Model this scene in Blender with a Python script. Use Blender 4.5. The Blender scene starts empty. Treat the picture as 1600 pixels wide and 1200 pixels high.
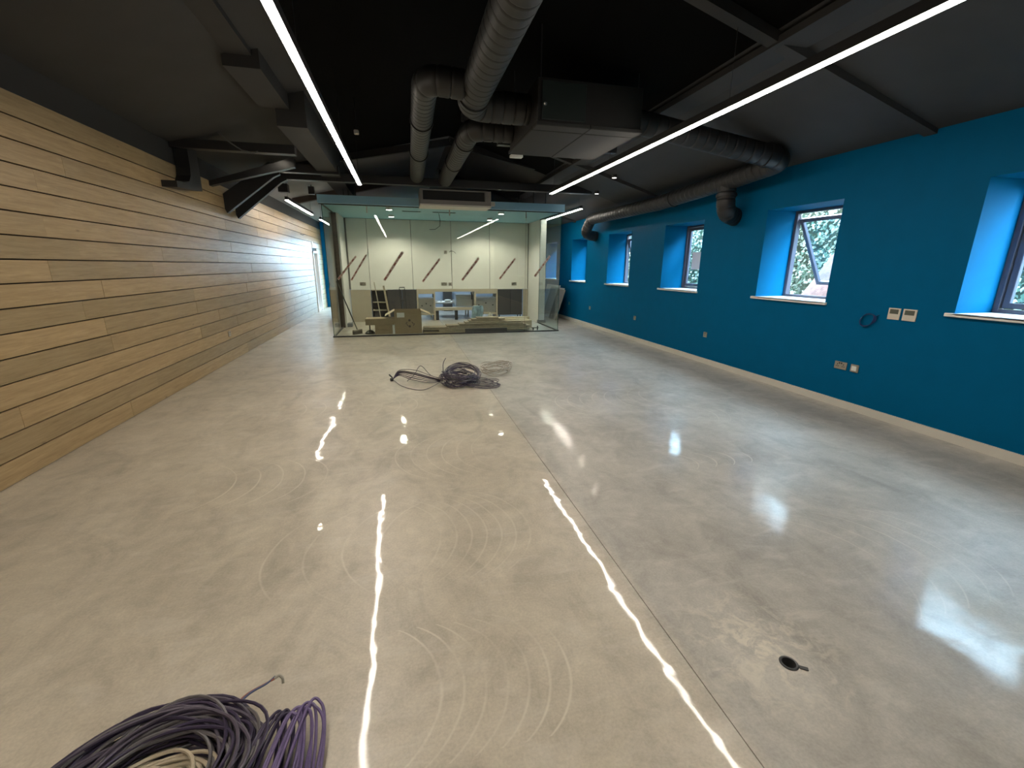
import bpy, math, random
from mathutils import Vector, Matrix, noise
random.seed(7)
PI = math.pi
sc = bpy.context.scene
COL = sc.collection
# ------------------------------------------------------------------ camera, world, exposure
def cam_setup():
    f = 686.0
    dy = Vector((626-800, 415-600, f)).normalized()
    r = math.radians(0.42)
    x0 = Vector((math.cos(r), math.sin(r), 0))
    up = dy.cross(x0).normalized()
    if up.y > 0: up = -up
    X = dy.cross(up).normalized()
    if X.x < 0: X = -X
    # rows: world X, Y, Z axes written in camera axes (right, down, forward)
    right = Vector((X.x, dy.x, up.x)); down = Vector((X.y, dy.y, up.y)); fwd = Vector((X.z, dy.z, up.z))
    m = Matrix(((right.x, -down.x, -fwd.x, 0), (right.y, -down.y, -fwd.y, 0), (right.z, -down.z, -fwd.z, 1.55), (0, 0, 0, 1)))
    cd = bpy.data.cameras.new('camera'); c = bpy.data.objects.new('camera', cd); COL.objects.link(c)
    cd.sensor_width = 36.0; cd.lens = f/1600*36; cd.clip_start = .02; cd.clip_end = 300
    c.matrix_world = m
    sc.camera = c
cam_setup()
w = bpy.data.worlds.new('world'); sc.world = w; w.use_nodes = True
wn = w.node_tree; bg = wn.nodes['Background']
tc = wn.nodes.new('ShaderNodeTexCoord'); sp = wn.nodes.new('ShaderNodeSeparateXYZ'); cr = wn.nodes.new('ShaderNodeValToRGB')
wn.links.new(tc.outputs['Generated'], sp.inputs[0]); wn.links.new(sp.outputs['Z'], cr.inputs[0])
cr.color_ramp.elements[0].position = 0.0; cr.color_ramp.elements[0].color = (.58, .74, .92, 1)
cr.color_ramp.elements[1].position = 1.0; cr.color_ramp.elements[1].color = (.72, .86, 1.0, 1)
wn.links.new(cr.outputs[0], bg.inputs[0]); bg.inputs[1].default_value = 44
STRIP = 70.0          # emission of the linear lamps
sc.view_settings.view_transform = 'Standard'; sc.view_settings.look = 'None'
sc.view_settings.gamma = 1; sc.view_settings.use_curve_mapping = False
sc.view_settings.exposure = 0.0
sc.cycles.use_denoising = True
sc.cycles.max_bounces = 10; sc.cycles.diffuse_bounces = 5; sc.cycles.glossy_bounces = 5; sc.cycles.transparent_max_bounces = 24
sc.cycles.sample_clamp_indirect = 6.0
sc.cycles.caustics_reflective = False; sc.cycles.caustics_refractive = False

# ------------------------------------------------------------------ materials
MATS = {}
def mat(name, col, rough=.5, metal=0., spec=.5, var=0., vscale=6., bump=0., bscale=40., coat=0., emit=None, estr=0., objvar=0.):
    if name in MATS: return MATS[name]
    m = bpy.data.materials.new(name); m.use_nodes = True; MATS[name] = m
    nt = m.node_tree; b = nt.nodes['Principled BSDF']
    b.inputs['Base Color'].default_value = (*col, 1); b.inputs['Roughness'].default_value = rough
    b.inputs['Metallic'].default_value = metal; b.inputs['Specular IOR Level'].default_value = spec
    b.inputs['Coat Weight'].default_value = coat
    if emit: b.inputs['Emission Color'].default_value = (*emit, 1); b.inputs['Emission Strength'].default_value = estr
    t = nt.nodes.new('ShaderNodeTexCoord')
    if var:
        n = nt.nodes.new('ShaderNodeTexNoise'); n.inputs['Scale'].default_value = vscale; n.inputs['Detail'].default_value = 4
        nt.links.new(t.outputs['Object'], n.inputs[0])
        r = nt.nodes.new('ShaderNodeValToRGB'); nt.links.new(n.outputs[0], r.inputs[0])
        r.color_ramp.elements[0].position = .3; r.color_ramp.elements[1].position = .7
        r.color_ramp.elements[0].color = (*[c*(1-var) for c in col], 1); r.color_ramp.elements[1].color = (*[min(1, c*(1+var)) for c in col], 1)
        nt.links.new(r.outputs[0], b.inputs['Base Color'])
    if bump:
        n = nt.nodes.new('ShaderNodeTexNoise'); n.inputs['Scale'].default_value = bscale
        nt.links.new(t.outputs['Object'], n.inputs[0])
        bp = nt.nodes.new('ShaderNodeBump'); bp.inputs['Strength'].default_value = bump; bp.inputs['Distance'].default_value = .01
        nt.links.new(n.outputs[0], bp.inputs['Height']); nt.links.new(bp.outputs[0], b.inputs['Normal'])
    return m

def glass_mat(name, tint, base=.035):
    m = bpy.data.materials.new(name); m.use_nodes = True; nt = m.node_tree; nt.nodes.clear()
    o = nt.nodes.new('ShaderNodeOutputMaterial'); mx = nt.nodes.new('ShaderNodeMixShader')
    tr = nt.nodes.new('ShaderNodeBsdfTransparent'); tr.inputs[0].default_value = (*tint, 1)
    gl = nt.nodes.new('ShaderNodeBsdfGlossy'); gl.inputs['Roughness'].default_value = .0
    lw = nt.nodes.new('ShaderNodeLayerWeight'); lw.inputs[0].default_value = .5
    pw = nt.nodes.new('ShaderNodeMath'); pw.operation = 'POWER'; pw.inputs[1].default_value = 5
    mu = nt.nodes.new('ShaderNodeMath'); mu.operation = 'MULTIPLY_ADD'; mu.inputs[1].default_value = .9; mu.inputs[2].default_value = base
    nt.links.new(lw.outputs['Facing'], pw.inputs[0]); nt.links.new(pw.outputs[0], mu.inputs[0])
    nt.links.new(mu.outputs[0], mx.inputs[0]); nt.links.new(tr.outputs[0], mx.inputs[1]); nt.links.new(gl.outputs[0], mx.inputs[2])
    nt.links.new(mx.outputs[0], o.inputs[0]); return m

class NT:
    """small node helper"""
    def __init__(s, name):
        s.m = bpy.data.materials.new(name); s.m.use_nodes = True; s.nt = s.m.node_tree; s.b = s.nt.nodes['Principled BSDF']
    def n(s, t, **k):
        q = s.nt.nodes.new(t)
        for a, v in k.items(): setattr(q, a, v)
        return q
    def l(s, a, b): s.nt.links.new(a, b)
    def math(s, op, a, b=None, c=None):
        q = s.n('ShaderNodeMath', operation=op)
        for i, v in enumerate((a, b, c)):
            if v is None: continue
            if isinstance(v, (int, float)): q.inputs[i].default_value = v
            else: s.l(v, q.inputs[i])
        return q.outputs[0]
    def noise(s, vec, scale, detail=4, rough=.5, dist=0.):
        q = s.n('ShaderNodeTexNoise'); q.inputs['Scale'].default_value = scale; q.inputs['Detail'].default_value = detail
        q.inputs['Roughness'].default_value = rough; q.inputs['Distortion'].default_value = dist
        s.l(vec, q.inputs[0]); return q.outputs[0]
    def ramp(s, v, *stops):
        q = s.n('ShaderNodeValToRGB'); s.l(v, q.inputs[0]); e = q.color_ramp.elements
        while len(e) < len(stops): e.new(.5)
        for i, (p, c) in enumerate(stops):
            e[i].position = p; e[i].color = (*c, 1) if isinstance(c, tuple) else (c, c, c, 1)
        return q.outputs[0]
    def mix(s, f, a, b, mode='MIX'):
        q = s.n('ShaderNodeMixRGB', blend_type=mode)
        for i, v in enumerate((f, a, b)):
            if isinstance(v, (int, float)): q.inputs[i].default_value = v
            elif isinstance(v, tuple): q.inputs[i].default_value = (*v, 1)
            else: s.l(v, q.inputs[i])
        return q.outputs[0]
    def mapping(s, vec, scale=(1, 1, 1), loc=(0, 0, 0), rot=(0, 0, 0)):
        q = s.n('ShaderNodeMapping'); s.l(vec, q.inputs[0])
        q.inputs['Scale'].default_value = scale; q.inputs['Location'].default_value = loc; q.inputs['Rotation'].default_value = rot
        return q.outputs[0]

def floor_mat():
    s = NT('polished_concrete'); t = s.n('ShaderNodeTexCoord').outputs['Object']
    x = s.n('ShaderNodeSeparateXYZ'); s.l(t, x.inputs[0]); X, Y = x.outputs[0], x.outputs[1]
    n1 = s.noise(s.mapping(t, (1, .75, 1)), .9, 6, .6, .6)
    n2 = s.noise(s.mapping(t, (1.3, .8, 1), (5, 2, 0)), 2.6, 6, .65, .8)
    n3 = s.noise(t, 90, 3, .6)
    n4 = s.noise(s.mapping(t, (1, 1, 1), (9, 9, 0)), 14, 5, .6)
    c = s.ramp(n1, (.28, (.38, .342, .28)), (.5, (.46, .418, .345)), (.74, (.53, .485, .405)))
    c2 = s.ramp(n2, (.34, .80), (.5, .98), (.66, 1.10))
    c = s.mix(1, c, c2, 'MULTIPLY')
    c = s.mix(1, c, s.ramp(n4, (.3, .92), (.7, 1.06)), 'MULTIPLY')
    c = s.mix(1, c, s.ramp(n3, (.3, .90), (.7, 1.08)), 'MULTIPLY')
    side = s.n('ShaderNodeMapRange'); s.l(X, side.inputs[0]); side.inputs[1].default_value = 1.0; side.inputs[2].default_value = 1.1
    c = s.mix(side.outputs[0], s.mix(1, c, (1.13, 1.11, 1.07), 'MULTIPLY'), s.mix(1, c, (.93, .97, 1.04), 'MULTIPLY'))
    # trowel sweeps: families of equal arcs, each a step further on
    wob = s.math('MULTIPLY', s.math('SUBTRACT', s.noise(t, 1.7, 2), .5), .05)
    arcs = None
    # (x of first arc at mid height, y centre, radius, step, count, sign, squash rotation ignored)
    fams = [(.02, 1.36, .34, .085, 7, 1, 1.0), (-1.35, 3.3, .42, .16, 5, 1, 1), (-.2, 3.5, .5, .13, 6, -1, .8), (.1, 2.35, .5, .09, 7, 1, .6),
            (2.2, 2.9, .16, .17, 4, 1, 1), (-.9, 2.3, .5, .2, 4, -1, .7), (2.4, 1.6, .5, .15, 5, 1, .6), (1.6, 4.6, .5, .16, 8, -1, .7), (-1.2, 5.0, .5, .2, 7, 1, .7), (3.2, 4.0, .4, .15, 6, 1, .7)]
    for (x0, y0, r, st, cnt, sg, amp) in fams:
        dy = s.math('ADD', s.math('SUBTRACT', Y, y0), wob)
        rr = s.math('SQRT', s.math('MAXIMUM', s.math('SUBTRACT', r*r, s.math('MULTIPLY', dy, dy)), 0.0))
        u = s.math('DIVIDE', s.math('SUBTRACT', s.math('SUBTRACT', s.math('ADD', X, wob), s.math('MULTIPLY', rr, float(sg))), x0 - sg*r), st)
        fr = s.math('ABSOLUTE', s.math('SUBTRACT', s.math('FRACT', u), .5))
        line = s.math('MAXIMUM', s.math('SUBTRACT', 1.0, s.math('DIVIDE', fr, .009/st)), 0.0)
        mk = s.math('MULTIPLY', s.math('GREATER_THAN', u, 0.0), s.math('LESS_THAN', u, float(cnt)))
        mk = s.math('MULTIPLY', mk, s.math('LESS_THAN', s.math('ABSOLUTE', dy), r*.86))
        line = s.math('MULTIPLY', s.math('MULTIPLY', line, mk), amp)
        arcs = line if arcs is None else s.math('MAXIMUM', arcs, line)
    fade = s.ramp(s.noise(s.mapping(t, (1, 1, 1), (3, 7, 0)), 2.2, 3), (.38, 0.0), (.6, 1.0))
    arcs = s.math('MULTIPLY', arcs, s.math('MULTIPLY_ADD', fade, .8, .2))
    # pale worn wisps, and scuffs round the conduit hole
    wsp = s.noise(s.mapping(t, (1, 2.2, 1), (4, 1, 0), (0, 0, .35)), 3.2, 8, .7, .5)
    c = s.mix(s.ramp(wsp, (.52, 0.0), (.72, .34)), c, (.70, .66, .59))
    ddx = s.math('SUBTRACT', X, 1.40); ddy = s.math('SUBTRACT', Y, 1.22)
    dd = s.math('SQRT', s.math('ADD', s.math('MULTIPLY', ddx, ddx), s.math('MULTIPLY', ddy, ddy)))
    near = s.math('MAXIMUM', s.math('SUBTRACT', 1.0, s.math('DIVIDE', dd, .42)), 0.0)
    sc_ = s.noise(s.mapping(t, (1, 1, 1), (6, 3, 0)), 11, 6, .7, 1.0)
    c = s.mix(s.math('MULTIPLY', s.ramp(sc_, (.48, 0.0), (.62, .8)), near), c, (.72, .66, .54))
    c = s.mix(s.math('MULTIPLY', arcs, .7), c, (.72, .67, .56))
    s.l(c, s.b.inputs['Base Color'])
    n5 = s.noise(s.mapping(t, (.8, 1.5, 1), (2, 8, 0), (0, 0, .5)), 1.6, 5, .6, .25)
    s.l(s.ramp(n5, (.34, .32), (.66, .50)), s.b.inputs['Roughness'])
    s.b.inputs['Specular IOR Level'].default_value = .5
    s.b.inputs['Coat Weight'].default_value = .34; s.b.inputs['Coat IOR'].default_value = 1.5
    cr_ = s.math('ADD', s.ramp(n1, (.35, .025), (.65, .06)), s.math('MULTIPLY', side.outputs[0], .05)); s.l(cr_, s.b.inputs['Coat Roughness'])
    h0 = s.math('ADD', s.math('MULTIPLY', s.noise(t, 2.3, 3, .45), 1.0), s.math('MULTIPLY', n4, .002))
    h0 = s.math('ADD', h0, s.math('MULTIPLY', arcs, .03))
    h = s.math('ADD', h0, s.math('ADD', s.math('MULTIPLY', n4, .06), s.math('MULTIPLY', n3, .01)))
    for hh, nm in ((h, 'Normal'), (h0, 'Coat Normal')):
        bp = s.n('ShaderNodeBump'); bp.inputs['Strength'].default_value = 1.0; bp.inputs['Distance'].default_value = .004
        s.l(hh, bp.inputs['Height']); s.l(bp.outputs[0], s.b.inputs[nm])
    return s.m

def plank_mat():
    s = NT('oak_plank'); t = s.n('ShaderNodeTexCoord').outputs['Object']
    oi = s.n('ShaderNodeObjectInfo').outputs['Random']
    off = s.n('ShaderNodeCombineXYZ'); s.l(s.math('MULTIPLY', oi, 37.0), off.inputs[0]); s.l(s.math('MULTIPLY', oi, 91.0), off.inputs[1])
    v = s.n('ShaderNodeVectorMath', operation='ADD'); s.l(t, v.inputs[0]); s.l(off.outputs[0], v.inputs[1]); v = v.outputs[0]
    g = s.noise(s.mapping(v, (1, .8, 14)), 3.0, 6, .62, .8)
    fine = s.noise(s.mapping(v, (1, 2.5, 60)), 5, 4, .6)
    c = s.ramp(g, (.25, (.28, .195, .098)), (.5, (.37, .268, .142)), (.75, (.45, .335, .188)))
    c = s.mix(1, c, s.ramp(fine, (.3, .88), (.7, 1.06)), 'MULTIPLY')
    vo = s.n('ShaderNodeTexVoronoi'); vo.inputs['Scale'].default_value = 1.7; s.l(s.mapping(v, (1, .8, 2.2)), vo.inputs[0])
    c = s.mix(s.math('MULTIPLY', s.ramp(vo.outputs['Distance'], (0.0, 1.0), (.05, 0.0)), .75), c, (.09, .05, .03))
    c = s.mix(1, c, s.ramp(oi, (0, (.84, .85, .84)), (.5, (1, .99, .98)), (1, (1.12, 1.09, 1.05))), 'MULTIPLY')
    s.l(c, s.b.inputs['Base Color']); s.b.inputs['Roughness'].default_value = .4; s.b.inputs['Specular IOR Level'].default_value = .38
    bp = s.n('ShaderNodeBump'); bp.inputs['Strength'].default_value = .2; bp.inputs['Distance'].default_value = .003
    s.l(fine, bp.inputs['Height']); s.l(bp.outputs[0], s.b.inputs['Normal'])
    return s.m

FLOOR = floor_mat(); PLANK = plank_mat()
BLUE = mat('blue_wall_paint', (.0002, .100, .225),  .5, spec=.045, bump=.05, bscale=180, var=.03)
BLACKP = mat('black_ceiling_paint', (.026, .026, .026), .75, var=.12, vscale=3)
SHADEP = mat('black_ceiling_painted_shade', (.002, .0021, .002), .95, spec=.1)  # darkness of the ceiling middle put into a blacker colour
BLACKM = mat('black_painted_steel', (.016, .016, .017), .45, var=.1)
DUCT = mat('dark_grey_duct_paint', (.0115, .0115, .0105), .5, var=.1)
DUCT2 = mat('black_duct_paint', (.011, .011, .012), .5, var=.1)
WHITE = mat('white_paint', (.78, .77, .73), .45)
CREAM = mat('cream_wall_panel', (.72, .71, .65), .45, var=.02)
SKIRT = mat('grey_skirting_paint', (.60, .57, .51), .5, var=.03)
TEAL = mat('teal_soffit_paint', (.32, .62, .74), .5)
TEALF = mat('slate_blue_fascia_paint', (.28, .52, .68), .5)
FRAME = mat('dark_grey_window_frame', (.08, .08, .11), .35)
GLASS = glass_mat('clear_window_glass', (.83, .95, .99))
SGLASS = glass_mat('partition_glass', (.93, .97, .955), .035)
GEDGE = mat('glass_edge_green', (.02, .08, .065), .1)
DARK = mat('dark_void', (.008, .008, .008), .6)
CARD = mat('cardboard', (.30, .225, .13), .75, var=.06, vscale=9)
CARDE = mat('cardboard_light', (.52, .42, .28), .75, var=.05)
TIMB = mat('grey_timber', (.33, .27, .18), .6, var=.15, vscale=12)
BEIGE = mat('beige_melamine', (.42, .37, .28), .5, var=.03)
CHAR = mat('charcoal_laminate', (.045, .042, .042), .5, var=.05)
STEEL = mat('brushed_steel', (.55, .55, .53), .28, metal=1, var=.05)
PLATE = mat('satin_metal_plate', (.42, .38, .32), .35, metal=.7)
SCREEN = mat('lcd_screen', (.10, .11, .09), .25)
OFFW = mat('offwhite_plastic', (.62, .58, .50), .4)
def emis(name, col, st):
    m = bpy.data.materials.new(name); m.use_nodes = True; b = m.node_tree.nodes['Principled BSDF']
    b.inputs['Base Color'].default_value = (.8, .8, .8, 1); b.inputs['Emission Color'].default_value = (*col, 1); b.inputs['Emission Strength'].default_value = st
    return m
LAMP = emis('lamp_diffuser', (1, .91, .79), STRIP)
SPOT = emis('downlight_lens', (1, .93, .82), 14)
SPOTS = emis('spotlight_lens', (1, .93, .82), 5)
BACKL = emis('back_room_added_glow', (.72, .86, 1), 22)  # glow of the added panel in the back room

# ------------------------------------------------------------------ mesh builder
WLOC = {}
class MB:
    def __init__(s): s.v = []; s.f = []; s.mi = []; s.cur = 0
    def add(s, vs, fs):
        o = len(s.v); s.v += [tuple(p) for p in vs]; s.f += [tuple(i+o for i in f) for f in fs]; s.mi += [s.cur]*len(fs); return s
    def box(s, x0, x1, y0, y1, z0, z1, M=None):
        if x0 > x1: x0, x1 = x1, x0
        if y0 > y1: y0, y1 = y1, y0
        if z0 > z1: z0, z1 = z1, z0
        vs = [Vector((x, y, z)) for x in (x0, x1) for y in (y0, y1) for z in (z0, z1)]
        if M: vs = [M @ p for p in vs]
        return s.add(vs, [(0, 1, 3, 2), (4, 6, 7, 5), (0, 4, 5, 1), (2, 3, 7, 6), (0, 2, 6, 4), (1, 5, 7, 3)])
    def bbox(s, x0, x1, y0, y1, z0, z1, b=.004, M=None):
        """box with chamfered edges"""
        if x0 > x1: x0, x1 = x1, x0
        if y0 > y1: y0, y1 = y1, y0
        if z0 > z1: z0, z1 = z1, z0
        b = min(b, (x1-x0)*.45, (y1-y0)*.45, (z1-z0)*.45)
        import itertools
        vs = []; idx = {}
        X = (x0, x1); Y = (y0, y1); Z = (z0, z1)
        for i, j, k in itertools.product((0, 1), repeat=3):
            sx, sy, sz = (1-2*i), (1-2*j), (1-2*k)
            idx[(i, j, k, 'x')] = len(vs); vs.append((X[i], Y[j]+sy*b, Z[k]+sz*b))
            idx[(i, j, k, 'y')] = len(vs); vs.append((X[i]+sx*b, Y[j], Z[k]+sz*b))
            idx[(i, j, k, 'z')] = len(vs); vs.append((X[i]+sx*b, Y[j]+sy*b, Z[k]))
        fs = []
        for i in (0, 1):
            q = [idx[(i, 0, 0, 'x')], idx[(i, 1, 0, 'x')], idx[(i, 1, 1, 'x')], idx[(i, 0, 1, 'x')]]; fs.append(q if i else q[::-1])
            q = [idx[(0, i, 0, 'y')], idx[(1, i, 0, 'y')], idx[(1, i, 1, 'y')], idx[(0, i, 1, 'y')]]; fs.append(q[::-1] if i else q)
            q = [idx[(0, 0, i, 'z')], idx[(1, 0, i, 'z')], idx[(1, 1, i, 'z')], idx[(0, 1, i, 'z')]]; fs.append(q if i else q[::-1])
        for a in (0, 1):
            for c in (0, 1):
                fs.append([idx[(a, c, 0, 'x')], idx[(a, c, 1, 'x')], idx[(a, c, 1, 'y')], idx[(a, c, 0, 'y')]])
                fs.append([idx[(a, 0, c, 'x')], idx[(a, 1, c, 'x')], idx[(a, 1, c, 'z')], idx[(a, 0, c, 'z')]])
                fs.append([idx[(0, a, c, 'y')], idx[(1, a, c, 'y')], idx[(1, a, c, 'z')], idx[(0, a, c, 'z')]])
        for i, j, k in itertools.product((0, 1), repeat=3):
            fs.append([idx[(i, j, k, 'x')], idx[(i, j, k, 'y')], idx[(i, j, k, 'z')]])
        if M: vs = [M @ Vector(p) for p in vs]
        return s.add(vs, fs)
    def bar(s, a, b, w, h, roll=(0, 0, 1)):
        a = Vector(a); b = Vector(b); d = (b-a); L = d.length; d.normalize()
        u = Vector(roll); sd = d.cross(u).normalized(); u = sd.cross(d).normalized()
        vs = [a + d*(L*t) + sd*(w/2*i) + u*(h/2*j) for t in (0, 1) for i in (-1, 1) for j in (-1, 1)]
        return s.add(vs, [(0, 1, 3, 2), (4, 6, 7, 5), (0, 4, 5, 1), (2, 3, 7, 6), (0, 2, 6, 4), (1, 5, 7, 3)])
    def tube(s, pts, r, n=8, cap=True, closed=False):
        pts = [Vector(p) for p in pts]; N = len(pts); rs = r if isinstance(r, (list, tuple)) else [r]*N
        vs = []; nrm = None
        for i, p in enumerate(pts):
            if closed: t = pts[(i+1) % N]-pts[i-1]
            else: t = pts[min(i+1, N-1)]-pts[max(i-1, 0)]
            t.normalize()
            if nrm is None:
                nrm = t.orthogonal().normalized()
            nrm = (nrm - t*nrm.dot(t)).normalized(); bn = t.cross(nrm)
            for k in range(n):
                a = 2*PI*k/n; vs.append(p + (nrm*math.cos(a)+bn*math.sin(a))*rs[i])
        fs = []
        for i in range(N if closed else N-1):
            j = (i+1) % N
            for k in range(n): fs.append((i*n+k, i*n+(k+1) % n, j*n+(k+1) % n, j*n+k))
        if cap and not closed: fs.append(tuple(range(n))[::-1]); fs.append(tuple((N-1)*n+k for k in range(n)))
        return s.add(vs, fs)
    def lathe(s, prof, c=(0, 0, 0), n=24, axis='z', cap=True):
        vs = []
        for r, h in prof:
            for k in range(n):
                a = 2*PI*k/n; p = (r*math.cos(a), r*math.sin(a), h)
                if axis == 'x': p = (h, p[0], p[1])
                if axis == 'y': p = (p[0], h, p[1])
                vs.append((p[0]+c[0], p[1]+c[1], p[2]+c[2]))
        fs = [(i*n+k, i*n+(k+1) % n, (i+1)*n+(k+1) % n, (i+1)*n+k) for i in range(len(prof)-1) for k in range(n)]
        if cap: fs.append(tuple(range(n))[::-1]); fs.append(tuple((len(prof)-1)*n+k for k in range(n)))
        return s.add(vs, fs)
    def prism(s, poly, a0, a1, axis='x'):
        def P(u, v, w): return (w, u, v) if axis == 'x' else ((u, w, v) if axis == 'y' else (u, v, w))
        n = len(poly); vs = [P(u, v, a0) for u, v in poly]+[P(u, v, a1) for u, v in poly]
        return s.add(vs, [tuple(range(n))[::-1], tuple(range(n, 2*n))]+[(i, (i+1) % n, n+(i+1) % n, n+i) for i in range(n)])
    def build(s, name, mats, parent=None, smooth=False, loc=None, **props):
        me = bpy.data.meshes.new(name)
        pl = Vector(WLOC.get(parent.name, (0, 0, 0))) if parent else Vector((0, 0, 0))
        L = Vector(loc) if loc is not None else pl.copy()
        me.from_pydata([tuple(Vector(p)-L) for p in s.v], [], s.f)
        mats = mats if isinstance(mats, (list, tuple)) else [mats]
        for m in mats: me.materials.append(m)
        if len(mats) > 1: me.polygons.foreach_set('material_index', s.mi)
        if smooth:
            me.polygons.foreach_set('use_smooth', [True]*len(me.polygons))
        me.validate(); me.update()
        import bmesh
        if len(me.polygons) < 40000:
            bm = bmesh.new(); bm.from_mesh(me); bmesh.ops.recalc_face_normals(bm, faces=bm.faces); bm.to_mesh(me); bm.free()
        if smooth and hasattr(me, 'set_sharp_from_angle'): me.set_sharp_from_angle(angle=math.radians(40))
        o = bpy.data.objects.new(name, me); COL.objects.link(o)
        o.location = L-pl
        if parent: o.parent = parent
        WLOC[o.name] = tuple(L)
        for k, v in props.items(): o[k] = v
        return o
def tag(o, label, cat, group=None, kind=None):
    o['label'] = label; o['category'] = cat
    if group: o['group'] = group
    if kind: o['kind'] = kind
    return o
def thing(name, label, cat, loc=(0, 0, 0), group=None, kind=None):
    o = bpy.data.objects.new(name, None); COL.objects.link(o); o.location = loc; o.empty_display_size = .05
    WLOC[o.name] = tuple(loc); return tag(o, label, cat, group, kind)
def dup(root, delta, label=None):
    r = root.copy(); COL.objects.link(r); r.location = Vector(root.location)+Vector(delta)
    if label: r['label'] = label
    for ch in list(root.children):
        c = ch.copy(); COL.objects.link(c); c.parent = r
        for g in ch.children:
            d = g.copy(); COL.objects.link(d); d.parent = c
    return r

XL, XR, WH = -2.8, 4.87, 2.8
XM = (XL+XR)/2; PITCH = .3
YN, YF = -3.2, 18.2
ZL = 3.06; ZR = WH+PITCH*(XR-XM); PL = (ZR-ZL)/(XM-XL)
def roofz(x): return ZL+PL*(x-XL) if x < XM else WH+PITCH*(XR-x)

# ------------------------------------------------------------------ floor: two cast slabs with a sawn joint between
DR = (1.443, 1.118)
m = MB()
J = 1.045
m.box(XL-.1, J-.002, YN, YF, -.12, 0)
# right slab with a square cut round the drain filled by an annulus
h = .06
m.box(J+.002, XR+.1, YN, DR[1]-h, -.12, 0); m.box(J+.002, XR+.1, DR[1]+h, YF, -.12, 0)
m.box(J+.002, DR[0]-h, DR[1]-h, DR[1]+h, -.12, 0); m.box(DR[0]+h, XR+.1, DR[1]-h, DR[1]+h, -.12, 0)
n = 24; ring = []; sq = []
for k in range(n):
    a = 2*PI*k/n; c, s_ = math.cos(a), math.sin(a); q = h/max(abs(c), abs(s_))
    ring.append((DR[0]+.026*c, DR[1]+.026*s_, 0)); sq.append((DR[0]+q*c, DR[1]+q*s_, 0))
low = [(p[0], p[1], -.12) for p in ring]
m.add(ring+sq+low, [(k, (k+1) % n, n+(k+1) % n, n+k) for k in range(n)]+[(k, (k+1) % n, 2*n+(k+1) % n, 2*n+k) for k in range(n)])
m.cur = 1; m.box(XL-.1, XR+.1, YN, YF, -.16, -.1201)
m.cur = 1; m.box(J-.002, J+.002, YN, YF, -.12, -.006)
tag(m.build('floor', [FLOOR, DARK]), 'polished warm grey concrete floor with swirling trowel marks and a sawn joint', 'floor', kind='structure')

# ------------------------------------------------------------------ left wall with oak planks
m = MB(); m.box(XL-.2, XL-.026, YN, 16.2, 0, WH); m.box(XL-.2, XL-.026, 16.2, 17.05, 2.0, WH); m.box(XL-.2, XL-.026, 17.05, YF, 0, WH)
m.cur = 1; m.box(XL-.2, XL-.0005, YN, YF, WH+.0005, ZL+.04)
wl = tag(m.build('wall_left', [mat('dark_batten_backing', (.02, .014, .010), .8), mat('black_upstand_paint', (.015, .015, .015), .7)], loc=(XL, 8, 0)), 'long wall clad in wide horizontal oak planks', 'wall', kind='structure')
rp = random.Random(3)
pw_ = WH/16
for r in range(16):
    z0 = r*pw_+.005; z1 = (r+1)*pw_-.005
    if r == 15: z1 = WH
    y = YN - rp.random()*1.5
    while y < YF:
        L = rp.choice((1.6, 2.1, 2.7, 3.3, 3.9))*rp.uniform(.9, 1.1)
        a, b = max(y, YN), min(y+L, YF); y += L
        if b-a < .05: continue
        segs = [(a, b)]
        if z0 < 1.97:
            segs = []
            if a < 16.2: segs.append((a, min(b, 16.2)))
            if b > 17.05: segs.append((max(a, 17.05), b))
        for a_, b_ in segs:
            if b_-a_ < .05: continue
            t = rp.uniform(-.0015, .0015)
            m = MB(); m.bbox(XL-.0255, XL+t, a_+.0006, b_-.0006, z0, z1, .0015)
            m.build('plank', PLANK, wl, loc=(XL, (a_+b_)/2, (z0+z1)/2))
# ------------------------------------------------------------------ right wall with five deep window openings
WIN = [(1.85, 2.95), (4.25, 5.34), (6.66, 7.78), (9.06, 10.16), (11.47, 12.55), (13.87, 14.95), (16.27, 17.35)]
ZS, ZH, XO = 1.15, 2.31, 5.43
m = MB(); m.box(XR, XO, YN, YF, 0, ZS); m.box(XR, XO, YN, YF, ZH, WH)
ys = [YN]+[v for wv in WIN for v in wv]+[YF]
for i in range(0, len(ys), 2): m.box(XR, XO, ys[i], ys[i+1], ZS, ZH)
tag(m.build('wall_right', BLUE), 'long bright blue painted wall with five deep window openings', 'wall', kind='structure')
m = MB(); m.prism([(YN, 0), (YF, 0), (YF, .085), (YN, .085)], XR-.018, XR, 'x')
tag(m.build('baseboard_right', SKIRT), 'pale grey skirting board along the foot of the blue wall', 'skirting', kind='structure')
# end walls
m = MB(); g = [(XL-.2, 0), (XO, 0), (XO, WH), (XR, WH), (XM, roofz(XM)), (XL, ZL), (XL-.2, ZL)]
m.prism(g, YN-.15, YN, 'y')
tag(m.build('wall_near', mat('grey_plaster', (.35, .34, .32), .7)), 'plain grey end wall behind the viewpoint', 'wall', kind='structure')
DX0, DX1, DZ0, DZ1 = -2.45, -.75, .05, 2.35
m = MB(); y0, y1 = YF, YF+.25
m.box(XL-.2, DX0, y0, y1, 0, WH); m.box(DX1, XO, y0, y1, 0, WH); m.box(DX0, DX1, y0, y1, DZ1, WH); m.box(DX0, DX1, y0, y1, -.05, DZ0)
m.prism([(XL-.2, WH), (XO, WH), (XM, roofz(XM)+.1), (XL-.2, ZL+.05)], y0, y1, 'y')
tag(m.build('wall_far', BLUE), 'blue end wall at the far end of the building', 'wall', kind='structure')
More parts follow.
